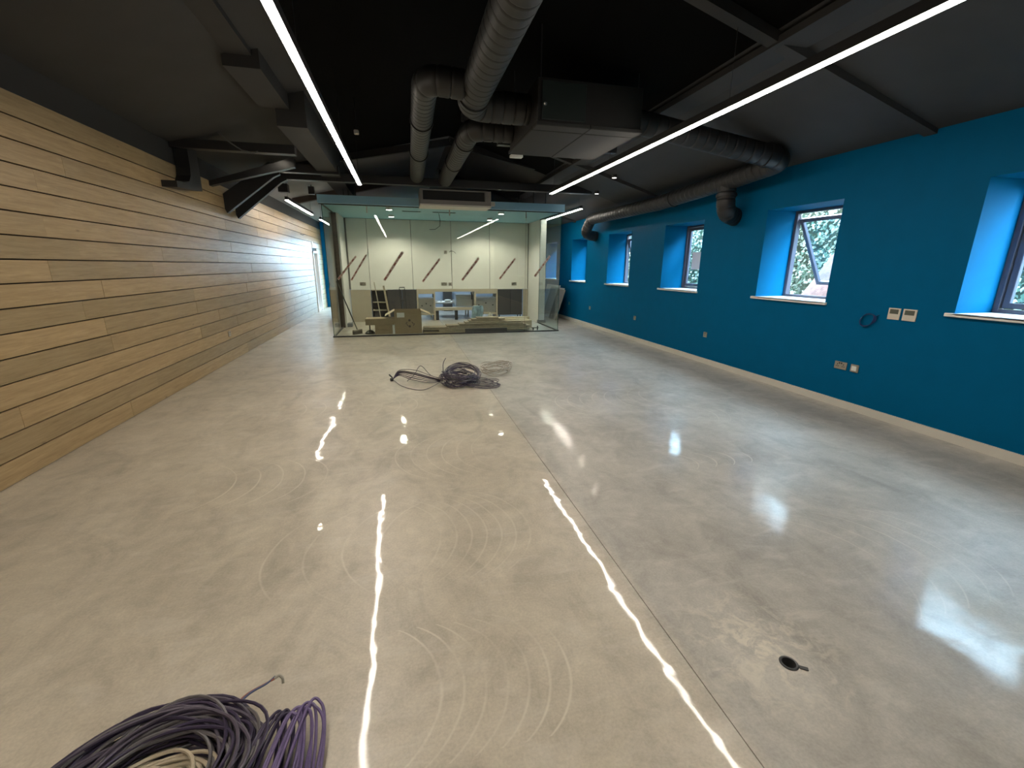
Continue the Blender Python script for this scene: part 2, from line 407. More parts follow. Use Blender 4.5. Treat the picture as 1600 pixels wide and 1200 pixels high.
# far glazed door
d = thing('door_2', 'glazed pale blue framed door in the far blue end wall letting daylight in', 'door', ((DX0+DX1)/2, YF+.1, 0), kind='structure')
m = MB()
for k in range(26):
    for q in range(9):
        x0 = -4.6+.23*q*2+(.23 if k % 2 else 0)
        m.box(x0+.006, x0+.452, 23.0, 23.1, -.3+k*.075+.005, -.3+(k+1)*.075-.004)
m.cur = 1; m.box(-4.5, -.2, 23.02, 23.2, -.3, 1.65)
tag(m.build('daylight_cut_wall', [mat('red_brick', (.28, .11, .07), .85, var=.3, vscale=6), mat('mortar', (.35, .32, .28), .9)]), 'red brick wall added outside the far glazed door to cut its daylight', 'wall', kind='stuff')  # brick outside the door, added and sized to cut incoming daylight
PBL = mat('pale_blue_door_frame', (.20, .42, .55), .4)
m = MB()
for x in (DX0+.03, (DX0+DX1)/2, DX1-.03): m.bbox(x-.03, x+.03, YF+.06, YF+.12, DZ0, DZ1)
for z in (DZ0+.03, 1.55, DZ1-.03): m.bbox(DX0, DX1, YF+.061, YF+.119, z-.03, z+.03)
m.build('door_frame', PBL, d)
m = MB(); m.box(DX0+.06, DX1-.06, YF+.085, YF+.095, DZ0+.06, DZ1-.06); m.build('pane', GLASS, d)
# door in the plank wall
d = thing('door_1', 'pale door opening cut through the planks near the far end', 'door', (XL, 16.6, 0), kind='structure')
m = MB(); m.bbox(XL-.2, XL+.03, 16.2, 16.27, 0, 2.0); m.bbox(XL-.2, XL+.03, 16.98, 17.05, 0, 2.0); m.bbox(XL-.2, XL+.03, 16.2, 17.05, 1.94, 2.0)
m.build('door_frame', WHITE, d)
m = MB(); m.bbox(XL-.16, XL-.11, 16.275, 16.975, .01, 1.935); dl = m.build('door_leaf', mat('pale_grey_door', (.5, .48, .46), .45), d)
m = MB(); m.tube([(XL-.11, 16.36, 1.0), (XL-.06, 16.36, 1.0), (XL-.06, 16.47, 1.0)], .009); m.build('door_handle', STEEL, dl)

# ceiling
m = MB()
ins = 1.95
def slope(m, x0, x1, mi, ya, yb):
    m.cur = mi
    m.add([(x0, ya, roofz(x0)), (x1, ya, roofz(x1)), (x1, yb, roofz(x1)), (x0, yb, roofz(x0)),
           (x0, ya, roofz(x0)+.15), (x1, ya, roofz(x1)+.15), (x1, yb, roofz(x1)+.15), (x0, yb, roofz(x0)+.15)],
          [(0, 1, 2, 3), (4, 5, 6, 7), (0, 1, 5, 4), (2, 3, 7, 6), (0, 3, 7, 4), (1, 2, 6, 5)])
GREYC = mat('dark_grey_ceiling_paint', (.20, .20, .205), .7, var=.08, vscale=2)
YS = 9.35
m = MB(); slope(m, XL, XM-ins, 0, YN, YS); slope(m, XM-ins, XM-.0001, 1, YN, YS); slope(m, XL, XM-.0001, 2, YS, YF); m.cur = 0; m.box(XL-.2, XL, YN, YF, ZL+.041, ZL+.15)
tag(m.build('ceiling', [BLACKP, SHADEP, GREYC]), 'left slope of the black painted pitched ceiling', 'ceiling', kind='structure')
m = MB(); slope(m, XM+.0001, XM+ins, 1, YN, YS); slope(m, XM+ins, XR, 0, YN, YS); slope(m, XM+.0001, XR, 2, YS, YF); m.cur = 0; m.box(XR, XO, YN, YF, WH+.0005, WH+.15)
tag(m.build('ceiling', [BLACKP, SHADEP, mat('brown_black_ceiling_paint', (.05, .045, .04), .7)]), 'right slope of the black painted pitched ceiling', 'ceiling', kind='structure')

# ------------------------------------------------------------------ windows
def window(i, y0, y1, openang=0, label=''):
    t = thing('window_%d' % i, label, 'window', (5.36, (y0+y1)/2, ZS), kind='structure')
    fx0, fx1 = 5.33, 5.40; fw = .045
    m = MB(); m.bbox(fx0, fx1, y0, y0+fw, ZS+.015, ZH); m.bbox(fx0, fx1, y1-fw, y1, ZS+.015, ZH)
    m.bbox(fx0+.001, fx1-.001, y0, y1, ZH-.035, ZH); m.bbox(fx0+.001, fx1-.001, y0, y1, ZS+.015, ZS+.05)
    m.build('window_frame', FRAME, t)
    m = MB(); m.bbox(XR-.035, fx0+.01, y0-.03 if 0 else y0+.001, y1-.001, ZS-.001, ZS+.016); m.bbox(XR-.035, XR, y0-.03, y1+.06, ZS-.016, ZS+.016)
    m.build('window_sill', WHITE, t)
    # sash turned about its top edge
    hz = ZH-.10 if openang else ZH-.04; hx = 5.375
    M = Matrix.Translation((hx, 0, hz)) @ Matrix.Rotation(-math.radians(openang), 4, 'Y')
    a, b, H = y0+fw+.005, y1-fw-.005, (hz-(ZS+.06))
    m = MB(); s = .05
    m.bbox(-.022, .022, a, a+s, -H, 0, .004, M); m.bbox(-.022, .022, b-s, b, -H, 0, .004, M)
    m.bbox(-.021, .021, a, b, -s, 0, .004, M); m.bbox(-.021, .021, a, b, -H, -H+s, .004, M)
    sa = m.build('sash', FRAME, t)
    m = MB(); m.box(-.005, .005, a+s-.005, b-s+.005, -H+s-.005, -s+.005, M); m.build('pane', GLASS, sa)
    m = MB(); m.bbox(-.045, -.022, (a+b)/2-.06, (a+b)/2+.06, -H+.015, -H+.035, .004, M); m.build('window_handle', FRAME, sa)
    if openang:
        m = MB()
        for y in (a-.002, b+.002): m.bar((5.37, y, ZH-.04), M @ Vector((0, y, -.45)), .012, .004, (0, 1, 0))
        m.build('stay', STEEL, t)
    return t
labs = ['nearest window, cut by the right edge of the picture', 'second nearest window with its sash swung open above the white sill',
        'middle window with a white paper sheet taped to its pane', 'fourth window along with its sash tilted open and papers on the sill', 'fifth small window beside the glass room', 'sixth window, glimpsed through the right side of the glass room', 'last window in the blue wall, behind the glass room']
for i, (a, b) in enumerate(WIN): window(i+1, a, b, 29 if i == 1 else (12 if i == 3 else 0), labs[i])
m = MB(); m.box(5.343, 5.345, 7.12, 7.55, 1.52, 1.83)
tag(m.build('paper_sheet', mat('white_paper', (.75, .78, .85), .6)), 'white paper notice taped flat on the middle window pane', 'paper')
for k, (dy, rz) in enumerate(((.0, .2), (.22, -.3), (.1, .5))):
    M = Matrix.Translation((5.0+.06*k, 9.5+dy+.2, 1.1668+.003*k)) @ Matrix.Rotation(rz, 4, 'Z')
    m = MB(); m.box(-.1, .1, -.14, .14, 0, .0025, M)
    tag(m.build('paper_sheet', MATS['white_paper'], loc=(5.0+.06*k, 9.7+dy, 1.1665)), ['lowest loose sheet of paper', 'middle loose sheet of paper', 'topmost loose sheet of paper'][k]+' on the sill of the fourth window', 'paper', 'loose papers on the window sill')

# ------------------------------------------------------------------ outside: ground, hedge, mound, trees
m = MB(); m.box(XO, 40, -15, 40, -.4, -.3); m.box(-30, XO, YF+.3, 60, -.4, -.3)
tag(m.build('ground', mat('garden_ground', (.10, .12, .06), .9, var=.3, vscale=2)), 'rough garden ground outside the windows', 'ground', kind='structure')
def leafmat():
    s = NT('ivy_leaf'); g = s.n('ShaderNodeTexCoord').outputs['Object']
    n = s.noise(g, 5.0, 6, .7); n2 = s.noise(g, .8, 2)
    c = s.ramp(n, (.3, (.012, .026, .015)), (.5, (.038, .072, .045)), (.68, (.12, .18, .14)))
    c = s.mix(s.ramp(n2, (.45, 0.0), (.7, .5)), c, (.17, .24, .22)); s.l(c, s.b.inputs['Base Color'])
    s.b.inputs['Roughness'].default_value = .3
    return s.m
LEAF = leafmat()
rl = random.Random(11)
m = MB(); vs = []; fs = []
for k in range(44000):
    y = rl.uniform(1.0, 19.5); z = rl.uniform(-.2, 4.2)
    bulge = .5*noise.noise(Vector((y*.8, z*.9, 3)))
    top = 3.7+.4*noise.noise(Vector((y*.9, 1, 0)))
    if z > top: continue
    x = 7.35 - bulge + rl.gauss(0, .10) + .10*z
    c = Vector((x, y, z)); sz = rl.uniform(.028, .06)
    a = Vector((rl.gauss(0, .5)-.3, rl.gauss(0, 1), rl.gauss(0, 1)-.4)).normalized(); b = a.cross(Vector((rl.gauss(-1, .5), rl.gauss(0, .5), rl.gauss(.6, .5)))).normalized()
    o = len(vs); vs += [c+a*sz, c+b*sz*.55, c-a*sz*.7, c-b*sz*.55]; fs += [(o, o+1, o+2), (o, o+2, o+3)]
m.add(vs, fs)
hd = tag(m.build('ivy_hedge', LEAF), 'dense green ivy hedge growing outside the windows of the blue wall', 'hedge', kind='stuff')
m = MB()
N1, N2 = 60, 12; vs = []
for i in range(N1+1):
    for j in range(N2+1):
        y = .8+19*i/N1; z = -.35+3.85*j/N2
        vs.append((7.62-.4*noise.noise(Vector((y*.8, z*.9, 3)))+.1*z, y, z))
off = len(vs); vs += [(v[0]+.5, v[1], v[2]) for v in vs]
W_ = N2+1
fs = [(i*W_+j, i*W_+j+1, (i+1)*W_+j+1, (i+1)*W_+j) for i in range(N1) for j in range(N2)]
fs += [(f[0]+off, f[3]+off, f[2]+off, f[1]+off) for f in fs]
fs += [(i*W_+N2, (i+1)*W_+N2, (i+1)*W_+N2+off, i*W_+N2+off) for i in range(N1)]
m.add(vs, fs); m.build('hedge_core', mat('dark_hedge_inside', (.018, .03, .014), .9, var=.4, vscale=8, bump=.5, bscale=15), hd)
m = MB(); vs = []; N1 = 18
for i in range(N1+1):
    for j in range(9):
        y = 5.35+1.3*i/N1; hgt = 1.45+.45*min(i/8, 1)-1.9*max(i/N1-.6, 0); xx = 6.35+.75*j/8
        vs.append((xx, y, -.3+(hgt+.3)*(j/8)**.5+.04*noise.noise(Vector((xx*5, y*5, 0)))))
m.add(vs, [(i*9+j, (i+1)*9+j, (i+1)*9+j+1, i*9+j+1) for i in range(N1) for j in range(8)])
tag(m.build('earth_mound', mat('reddish_earth', (.085, .052, .045), .9, var=.35, vscale=14, bump=.6), smooth=True), 'reddish brown earth bank outside behind the open window pane', 'mound')
# pale trees beyond the hedge
def tree(x, y, h_, r, lab, n_=2600):
    t = thing('garden_tree', lab, 'tree', (x, y, -.3), 'trees beyond the hedge')
    m = MB(); m.tube([(x, y, -.3), (x+.05, y, h_*.4), (x-.05, y+.05, h_*.75)], [.12, .09, .04], 8); m.build('trunk', mat('bark', (.12, .09, .06), .9), t, True)
    m = MB(); vs = []; fs = []
    for k in range(n_):
        d_ = Vector((rl.gauss(0, 1), rl.gauss(0, 1), rl.gauss(0, 1))).normalized()*r*rl.uniform(.55, 1.0)
        c = Vector((x, y, h_*.68))+Vector((d_.x, d_.y, d_.z*1.25))*(1+.3*noise.noise(d_*2)); sz = rl.uniform(.05, .11)
        a = Vector((rl.gauss(0, 1), rl.gauss(0, 1), rl.gauss(0, 1))).normalized(); b = a.orthogonal().normalized()
        o = len(vs); vs += [c+a*sz, c+b*sz*.6, c-a*sz, c-b*sz*.6]; fs += [(o, o+1, o+2), (o, o+2, o+3)]
    m.add(vs, fs); q = m.build('foliage', LEAF, t); q['kind'] = 'stuff'
for (x, y, h_, r) in ((10.5, 6.5, 5.4, 1.8), (11.5, 10.8, 6.0, 2.0), (10.5, 15, 4.4, 1.7), (12.5, 20, 5.5, 2.2)):
    tree(x, y, h_, r, 'leafy green tree rising beyond the ivy hedge, outside '+{6.5: 'the second window', 10.8: 'the middle window', 15: 'the far windows', 20: 'the end of the hedge'}[y])

# ------------------------------------------------------------------ roof timbers and steel
def beam(name, lab, cat, mb, group=None): return tag(mb.build(name, BLACKM if cat != 'purlin' else BLACKP), lab, cat, group)
for (xa, xb, ya, yb, zb, lab) in ((-1.54, -1.21, YN, 5.05, 3.38, 'nearest and highest step of the boxed purlin beside the left strip lamp'), (-1.46, -1.15, 5.05, 6.16, 3.28, 'middle step of the boxed purlin beside the left strip lamp'), (-1.30, -.975, 6.16, 12.0, 3.10, 'farthest and lowest step of the boxed purlin beside the left strip lamp')):
    m = MB(); m.box(xa, xb, ya, yb-.0005, zb, roofz(xb)+.02); beam('roof_purlin', lab, 'purlin', m)
m = MB(); m.box(3.0, 3.28, YN, 12.0, 3.27, roofz(3.28)+.05)
beam('roof_purlin', 'dark boxed purlin running along the right ceiling slope above the lamp', 'purlin', m)
for (y, sd, lab) in ((3.5, 'R', 'black rafter crossing the right ceiling slope nearest the camera'), (7.95, 'R', 'black rafter on the right ceiling slope behind the air handling unit'),
                     (-.9, 'R', 'black rafter overhead on the right, out behind the viewpoint'), (12.4, 'R', 'far black rafter on the right ceiling slope above the glass room')):
    m = MB(); d = .11
    m.add([(x, yy, roofz(x)-k*(.11 if x < 2 else .04)+.02*(1-k)) for x in (XM+.05, XR) for yy in (y-.055, y+.055) for k in (0, 1)], [(0, 1, 3, 2), (4, 6, 7, 5), (0, 4, 5, 1), (2, 3, 7, 6), (0, 2, 6, 4), (1, 5, 7, 3)])
    tag(m.build('rafter', BLACKP), lab, 'rafter', 'ceiling rafters')
m = MB(); m.bbox(XL+.001, -1.31, 7.08, 7.22, 3.0, 3.11)
tag(m.build('tie_beam', BLACKM), 'black horizontal beam running from the plank wall to the left purlin', 'beam')
# angular post with kicked foot
m = MB()
prof = [(7.46, 3.14), (7.46, 2.53), (7.16, 2.50), (6.70, 2.47), (6.70, 2.545), (6.92, 2.56), (7.08, 2.60), (7.15, 2.68), (7.17, 2.78), (7.17, 3.14)]
m.prism(prof, XL+.004, XL+.17, 'x')
tag(m.build('wall_bracket', BLACKM), 'black angular bracket with a kicked foot fixed high on the plank wall', 'bracket')
# braces on both sides and the ties between
def brace(y, zt, lab, side=1):
    m = MB()
    if side == 1: P = [(XL+.004, zt+.30), (XL+.004, zt+.06), (XL+.03, zt), (-2.0, 2.97), (-1.9, 3.02), (-1.9, 3.2), (-2.06, 3.2)]
    else: P = [(XR-.004, zt+.45), (XR-.004, zt+.20), (XR-.03, zt+.14), (4.2, 2.88), (3.98, 2.9), (3.98, 3.02), (4.1, 3.0)]
    m.prism(P, y-.045, y+.045, 'y')
    tag(m.build('diagonal_brace', BLACKM), lab, 'brace')
brace(8.80, 2.38, 'near one of the two black diagonal braces on the plank wall'); brace(9.31, 2.34, 'far one of the two black diagonal braces on the plank wall')
m = MB(); m.bbox(-1.9, 3.98, 9.24, 9.38, 3.03, 3.17)
tag(m.build('truss_tie', BLACKM), 'long black horizontal tie beam crossing the room in front of the glass room', 'beam')
m = MB(); m.bbox(-1.9, -.95, 8.73, 8.87, 3.06, 3.2)
tag(m.build('truss_tie', BLACKM), 'short black tie beam from the near diagonal brace to the left purlin', 'beam')
m = MB(); m.add([(x, yy, z) for (x, z) in ((XL+.01, 2.72), (XL+.01, 3.0 if 0 else 2.79), (-1.55, 3.05), (-1.55, 3.19)) for yy in (8.22, 8.34)], [(0, 1, 3, 2), (0, 1, 5, 4), (2, 3, 7, 6), (4, 5, 7, 6), (0, 2, 6, 4), (1, 3, 7, 5)])
tag(m.build('sloping_rafter', BLACKM), 'black sloping rafter rising from the plank wall to the left purlin', 'rafter')
m = MB(); m.add([(x, yy, roofz(x)-k*.14+.02*(1-k)) for x in (XL+.3, XM-.6) for yy in (12.55, 12.7) for k in (0, 1)], [(0, 1, 3, 2), (4, 6, 7, 5), (0, 4, 5, 1), (2, 3, 7, 6), (0, 2, 6, 4), (1, 5, 7, 3)])
tag(m.build('rafter', mat('brown_black_timber', (.05, .035, .03), .7)), 'dark brown rafter crossing the grey ceiling left of the glass room', 'rafter', 'ceiling rafters')
# principal rafters of the truss up to the ridge
m = MB()
for (xa, xb) in ((-1.9, XM), (3.98, XM)):
    m.bar((xa, 9.31, 3.26), (xb, 9.31, roofz(XM)-.12), .08, .12)
tag(m.build('truss_rafters', BLACKM), 'pair of black rafters rising to the ridge above the long tie beam', 'rafter')

# ------------------------------------------------------------------ ducts
def fillet(pts, r, n=8):
    pts = [Vector(p) for p in pts]; out = [pts[0]]
    for i in range(1, len(pts)-1):
        a, b, c = pts[i-1], pts[i], pts[i+1]; u = (a-b).normalized(); v = (c-b).normalized()
        ang = u.angle(v); t = min(r/math.tan(ang/2), (a-b).length*.49, (c-b).length*.49)
        p0, p2 = b+u*t, b+v*t
        for k in range(n+1):
            s = k/n; out.append(p0*(1-s)**2+b*2*s*(1-s)+p2*s*s)
    out.append(pts[-1]); return out
def duct(lab, pts, r, mt, br=.22, rib=.11, collars=()):
    t = thing('air_duct', lab, 'duct', pts[0])
    P = fillet(pts, br)
    # resample
    D = [0]
    for i in range(1, len(P)): D.append(D[-1]+(P[i]-P[i-1]).length)
    out = []; n = int(D[-1]/.012); j = 0
    for k in range(n+1):
        s = D[-1]*k/n
        while j < len(D)-2 and D[j+1] < s: j += 1
        f = (s-D[j])/max(D[j+1]-D[j], 1e-6); out.append(P[j].lerp(P[j+1], f))
    ev = max(2, int(rib/.012)); rs = [r+(-.009 if k % ev == 0 else 0) for k in range(len(out))]
    m = MB(); m.tube(out, rs, 24); m.build('duct_body', mt, t, smooth=True)
    for c in collars:
        k = int(c*(len(out)-2)); m = MB(); m.tube([out[k], out[k].lerp(out[k+1], 1.0), out[min(k+3, len(out)-1)]], r+.014, 24); m.build('collar', mt, t, smooth=True)
    return t
duct('large ribbed dark spiral duct overhead, bending into the air handling unit', [(.78, YN+.3, 3.17), (.79, 5.12, 3.17), (1.42, 5.12, 3.17)], .15, DUCT, .2, .13, (.3, .6, .9))
duct('left of the two slim spiral ducts running away, branching off the large duct', [(.66, 4.62, 3.17), (.33, 4.62, 3.19), (.50, 9.9, 3.19)][:1]+[(.31, 4.62, 3.19), (.39, 9.22, 3.19)], .125, DUCT, .2, .12, (.3, .62))
duct('right of the two slim spiral ducts running away, leaving the air handling unit', [(1.42, 5.85, 3.15), (.92, 5.85, 3.15), (.92, 9.22, 3.15)], .13, DUCT, .22, .12, (.25, .6))
duct('black duct crossing from the air handling unit to the blue wall and running along it', [(2.58, 4.93, 3.10), (4.50, 4.78, 2.79), (4.53, 5.6, 2.74), (4.56, 7.6, 2.66), (4.56, 10.55, 2.67), (4.52, 10.85, 2.34), (4.864, 10.90, 2.30)], .122, DUCT2, .2, .12, (.2, .5))
duct('black duct drop elbowing into the blue wall between two windows', [(4.55, 5.82, 2.78), (4.56, 5.80, 2.32), (4.864, 5.96, 2.28)], .125, DUCT2, .16, .1, (.3,))

# air handling unit
t = thing('air_handling_unit', 'black suspended air handling unit with a pale grey underside, right of the large duct', 'air unit', (2.0, 5.3, 2.95))
m = MB(); m.bbox(1.42, 2.57, 4.76, 5.95, 2.97, 3.36); m.build('casing', DARK, t)
m = MB(); m.bbox(1.46, 1.93, 4.745, 4.76, 2.99, 3.33); p = m.build('access_panel', mat('dark_green_grey_panel', (.012, .02, .019), .4), t)
m = MB(); m.lathe([(.012, 0), (.018, -.012), (.01, -.03)], (1.49, 4.742, 3.12), 10, 'y'); m.build('latch', STEEL, p)
PALE = mat('pale_grey_unit_panel', (.04, .04, .04), .7, spec=.2)
for (a, b, c, d_) in ((1.41, 1.985, 4.93, 6.0), (1.99, 2.58, 4.93, 6.0), (1.41, 1.985, 4.74, 4.915), (1.99, 2.58, 4.74, 4.915)):
    m = MB(); m.bbox(a, b, c, d_, 2.93, 2.97, .006); m.build('underside_panel', PALE, t)
m = MB(); m.bbox(1.44, 1.60, 5.98, 6.06, 2.90, 2.93); m.build('drain_tray', WHITE, t)
for x in (1.46, 2.53):
    for y in (4.8, 5.9):
        m = MB(); m.tube([(x, y, 3.36), (x, y, roofz(x)+.02)], .006, 6); m.build('hanger_rod', BLACKM, t)
m = MB(); m.bbox(1.36, 3.1, 6.38, 6.48, 3.13, 3.22); tag(m.build('support_rail', BLACKM), 'thin black support rail behind the air handling unit', 'rail')

# ------------------------------------------------------------------ lamps
def strip(x, y0, y1, lab, z=2.8, w_=.05):
    t = thing('linear_lamp', lab, 'lamp', (x, (y0+y1)/2, z), 'long suspended strip lamps')
    m = MB(); m.box(x-w_/2-.003, x+w_/2+.003, y0-.006, y1+.006, z+.0095, z+.075); m.build('lamp_housing', BLACKM, t)
    m = MB(); m.box(x-w_/2, x+w_/2, y0, y1, z+.001, z+.0094); m.build('diffuser', LAMP, t)
    n_ = max(1, int((y1-y0)/2))
    for k in range(n_+1):
        y = y0+.15+(y1-y0-.3)*k/n_
        m = MB(); m.tube([(x, y, z+.07), (x, y, roofz(x)+.02)], .0025, 5); m.build('suspension_wire', BLACKM, t)
strip(-.57, -1.0, 8.05, 'long bright strip lamp hanging over the left half of the room')
strip(2.68, -1.0, 8.05, 'long bright strip lamp hanging over the right half of the room')
strip(-2.16, 10.3, 13.05, 'short strip lamp hanging by the plank wall beyond the braces')
strip(-2.16, 14.3, 17.4, 'farthest strip lamp in the passage left of the glass room')
strip(4.0, 9.85, 12.55, 'short strip lamp on the right beside the glass room')
def spot(x, y, z, lab, grp, r=.045, power=0):
    t = thing('downlight', lab, 'lamp', (x, y, z), grp)
    m = MB(); m.lathe([(r+.012, .0), (r+.012, .05), (r, .05)], (x, y, z), 20); m.build('bezel', WHITE if grp.startswith('glass') else BLACKM, t, smooth=True)
    m = MB(); m.lathe([(r, -.003), (r, .0)], (x, y, z), 20); m.build('lens', SPOT if grp.startswith('glass') else SPOTS, t)
    if power:
        l = bpy.data.lights.new('spot_beam', 'SPOT'); l.energy = power; l.spot_size = math.radians(150); l.spot_blend = .45; l.color = (1, .9, .72); l.shadow_soft_size = r
        o = bpy.data.objects.new('spot_beam', l); COL.objects.link(o); o.parent = t; o.location = (0, 0, -.01)
for (x, y) in ((3.74, 7.74), (-1.75, 8.0), (3.98, 9.0)):
    z = roofz(x)-.07
    spot(x, y, z, {3.74: 'small lit ceiling spotlight behind the right strip lamp', -1.75: 'small lit ceiling spotlight above the left diagonal braces', 3.98: 'tiny dim ceiling spotlight near the wall duct'}[x], 'small ceiling spotlights', .035, 8)
SX, SY, SZ = -.46, 6.60, 3.2
t = thing('ceiling_sensor', 'small white sensor on a black drop rod just right of the left strip lamp', 'sensor', (SX, SY, SZ))
m = MB(); m.bbox(SX-.03, SX+.03, SY-.03, SY+.03, SZ-.02, SZ+.03, .008); m.build('sensor_head', OFFW, t)
m = MB(); m.tube([(SX, SY, SZ+.03), (SX, SY, roofz(SX)+.01)], .006, 6); m.build('drop_rod', BLACKM, t)
for (x, y, lab) in ((-2.25, 10.6, 'small black box speaker on the left ceiling above the short strip lamp'), (-1.85, 11.4, 'smaller black box farther along the left ceiling')):
    m = MB(); s_ = .09 if x < -2 else .06; m.bbox(x-s_, x+s_, y-s_, y+s_, roofz(x)-.2, roofz(x)-.04); m.tube([(x, y, roofz(x)-.05), (x, y, roofz(x)+.03)], .01, 6)
    tag(m.build('ceiling_speaker', BLACKM), lab, 'speaker')
# ceiling cables hanging in loops
m = MB(); m.tube([(-2.0, 6.4, 3.05), (-1.95, 6.5, 2.99), (-1.85, 6.7, 2.93), (-1.78, 6.95, 2.96), (-1.75, 7.3, 3.08)], .008, 6)
tag(m.build('hanging_cable', BLACKM, smooth=True), 'thin black cable looping under the left ceiling slope', 'cable')

# ------------------------------------------------------------------ glass room
BX0, BX1, BY0, BY1, BZ = -1.52, 3.72, 10.35, 12.0, 2.78
t = thing('glass_room_canopy', 'slate blue flat canopy roof over the glass room', 'canopy', (1.1, 10.2, BZ))
m = MB(); m.cur = 1; m.box(BX0-.05, BX1+.02, 10.22, 13.2, BZ+.001, BZ+.14); m.build('canopy_slab', [TEALF, TEALF], t)
m = MB(); m.box(BX0-.05, BX1+.02, 10.2, 10.22, BZ-.005, BZ+.15); m.build('fascia', TEALF, t)
m = MB(); m.box(BX0-.03, BX1, 10.221, 13.19, BZ-.004, BZ); m.build('soffit', TEAL, t)
m = MB(); m.box(BX0-.05, BX1+.02, 10.33, 10.37, BZ-.02, BZ-.004); m.box(BX0-.02, BX0+.02, 10.37, 12.0, BZ-.02, BZ-.004); m.box(BX1-.02, BX1+.02, 10.37, 12.0, BZ-.02, BZ-.004); m.build('head_channel', BLACKM, t)
for (a, b, y, lab) in ((.1, .53, 11.2, ''), (.8, 1.34, 11.2, '')):
    m = MB(); m.box(a, b, y-.05, y+.05, BZ-.010, BZ-.004); q = m.build('slot_diffuser', mat('slot_blue_grey', (.03, .08, .10), .5), t)
    m = MB()
    for k in range(2): m.box(a+.02, b-.02, y-.035+k*.04, y-.01+k*.04, BZ-.013, BZ-.0101)
    m.build('slot', DARK, q)
for x in (-1.1, -1.0, -.85, 2.75, 3.1, 3.4):
    m = MB(); m.tube([(x, 10.6, BZ+.14), (x, 10.6, roofz(x)+.02)], .011, 6); m.build('hanger_rod', BLACKM, t)
m = MB(); m.tube([(.95, 11.25, BZ-.02), (.98, 11.3, 2.62), (.97, 11.3, 2.48), (.86, 11.3, 2.40), (.72, 11.3, 2.39)], .006, 6)
tag(m.build('loose_cable', BLACKM, smooth=True), 'thin black cable dangling from the slot in the glass room ceiling', 'cable')
for (x, y, lab) in ((-.18, 10.62, 'front left downlight in the glass room ceiling'), (-.16, 12.1, 'back left downlight in the glass room ceiling'), (2.34, 10.66, 'front right downlight in the glass room ceiling'), (2.36, 12.15, 'back right downlight in the glass room ceiling')):
    spot(x, y, BZ-.055, lab, 'glass room downlights', .06, 135 if y > 12 else 60)
# glass partition
t = thing('glass_partition', 'frameless glass wall panes enclosing the front and sides of the room', 'glass wall', (1.1, 10.35, 0))
gx = [BX0, -.63, 1.11, 2.86, BX1]
def pane(x0, x1, y0, y1, nm='glass_pane'):
    m = MB(); m.box(x0, x1, y0, y1, .02, BZ-.02)
    # thin faces are the green edges
    return m
for a, b in zip(gx[:-1], gx[1:]):
    m = pane(a+.003, b-.003, BY0-.006, BY0+.006); m.mi = [1, 1, 0, 0, 1, 1]; m.build('glass_pane', [SGLASS, GEDGE], t)
for x in (BX0, BX1):
    m = pane(x-.006, x+.006, BY0+.010, BY1); m.mi = [0, 0, 1, 1, 1, 1]; m.build('glass_pane', [SGLASS, GEDGE], t)
m = MB(); m.box(BX0-.02, BX1+.02, BY0-.02, BY0+.02, 0, .025); m.box(BX0-.02, BX0+.02, BY0+.02, BY1, 0, .025); m.box(BX1-.02, BX1+.02, BY0+.02, BY1, 0, .025)
m.build('floor_channel', BLACKM, t)
for x in gx[1:-1]:
    m = MB(); m.bbox(x-.012, x+.012, BY0-.014, BY0+.014, BZ-.16, BZ-.03); m.build('glass_clip', STEEL, t)
# warning tapes on the glass
tape_w = mat('white_warning_tape', (.50, .43, .36), .5); tape_r = mat('red_tape_print', (.32, .15, .115), .5)
tapes = [((-1.06, 1.23), (-.71, 1.77), .026), ((-.37, 1.23), (.06, 1.84), .036), ((.46, 1.20), (.86, 1.70), .032), ((1.35, 1.23), (1.75, 1.73), .036), ((2.23, 1.26), (2.61, 1.73), .032), ((3.09, 1.32), (3.46, 1.80), .034)]
names = ['second from the left', 'third from the left', 'left of centre', 'right of centre', 'third from the right', 'rightmost']
def tape(A, B, wd, lab, plane='y', c=BY0-.0075):
    t = thing('warning_tape', lab, 'tape', (A[0], c, A[1]) if plane == 'y' else (c, A[0], A[1]), 'warning tapes on the glass')
    wd *= 1.5
    d = Vector((B[0]-A[0], B[1]-A[1])); L = d.length; d.normalize(); nn = Vector((-d.y, d.x))
    def quad(s0, s1, w0, w1, dep):
        P = [Vector(A)+d*s0+nn*w0, Vector(A)+d*s1+nn*w0, Vector(A)+d*s1+nn*w1, Vector(A)+d*s0+nn*w1]
        m = MB(); m.prism([tuple(p) for p in P], c-dep if plane == 'y' else c+dep, c, plane); return m
    quad(0, L, -wd/2, wd/2, .0008).build('tape_strip', tape_w, t)
    k = int(L/.15); m = MB()
    for i in range(k):
        s0 = L*(i+.10)/k
        q = quad(s0, s0+L/k*.40, -wd*.34, wd*.34, .0016); m.add(q.v, q.f)
        # small lettering-like strokes after each block
        for j in range(3):
            q = quad(s0+L/k*(.56+.09*j), s0+L/k*(.60+.09*j), -wd*.3, wd*.3, .0016); m.add(q.v, q.f)
    m.build('red_print', tape_r, t)
for (A, B, wd), nm in zip(tapes, names): tape(A, B, wd, 'diagonal red and white warning tape on the front glass, '+nm)
tape((-1.33, 1.25), (-.92, 1.74), .028, 'diagonal warning tape on the front glass, leftmost, before the brown edge board')

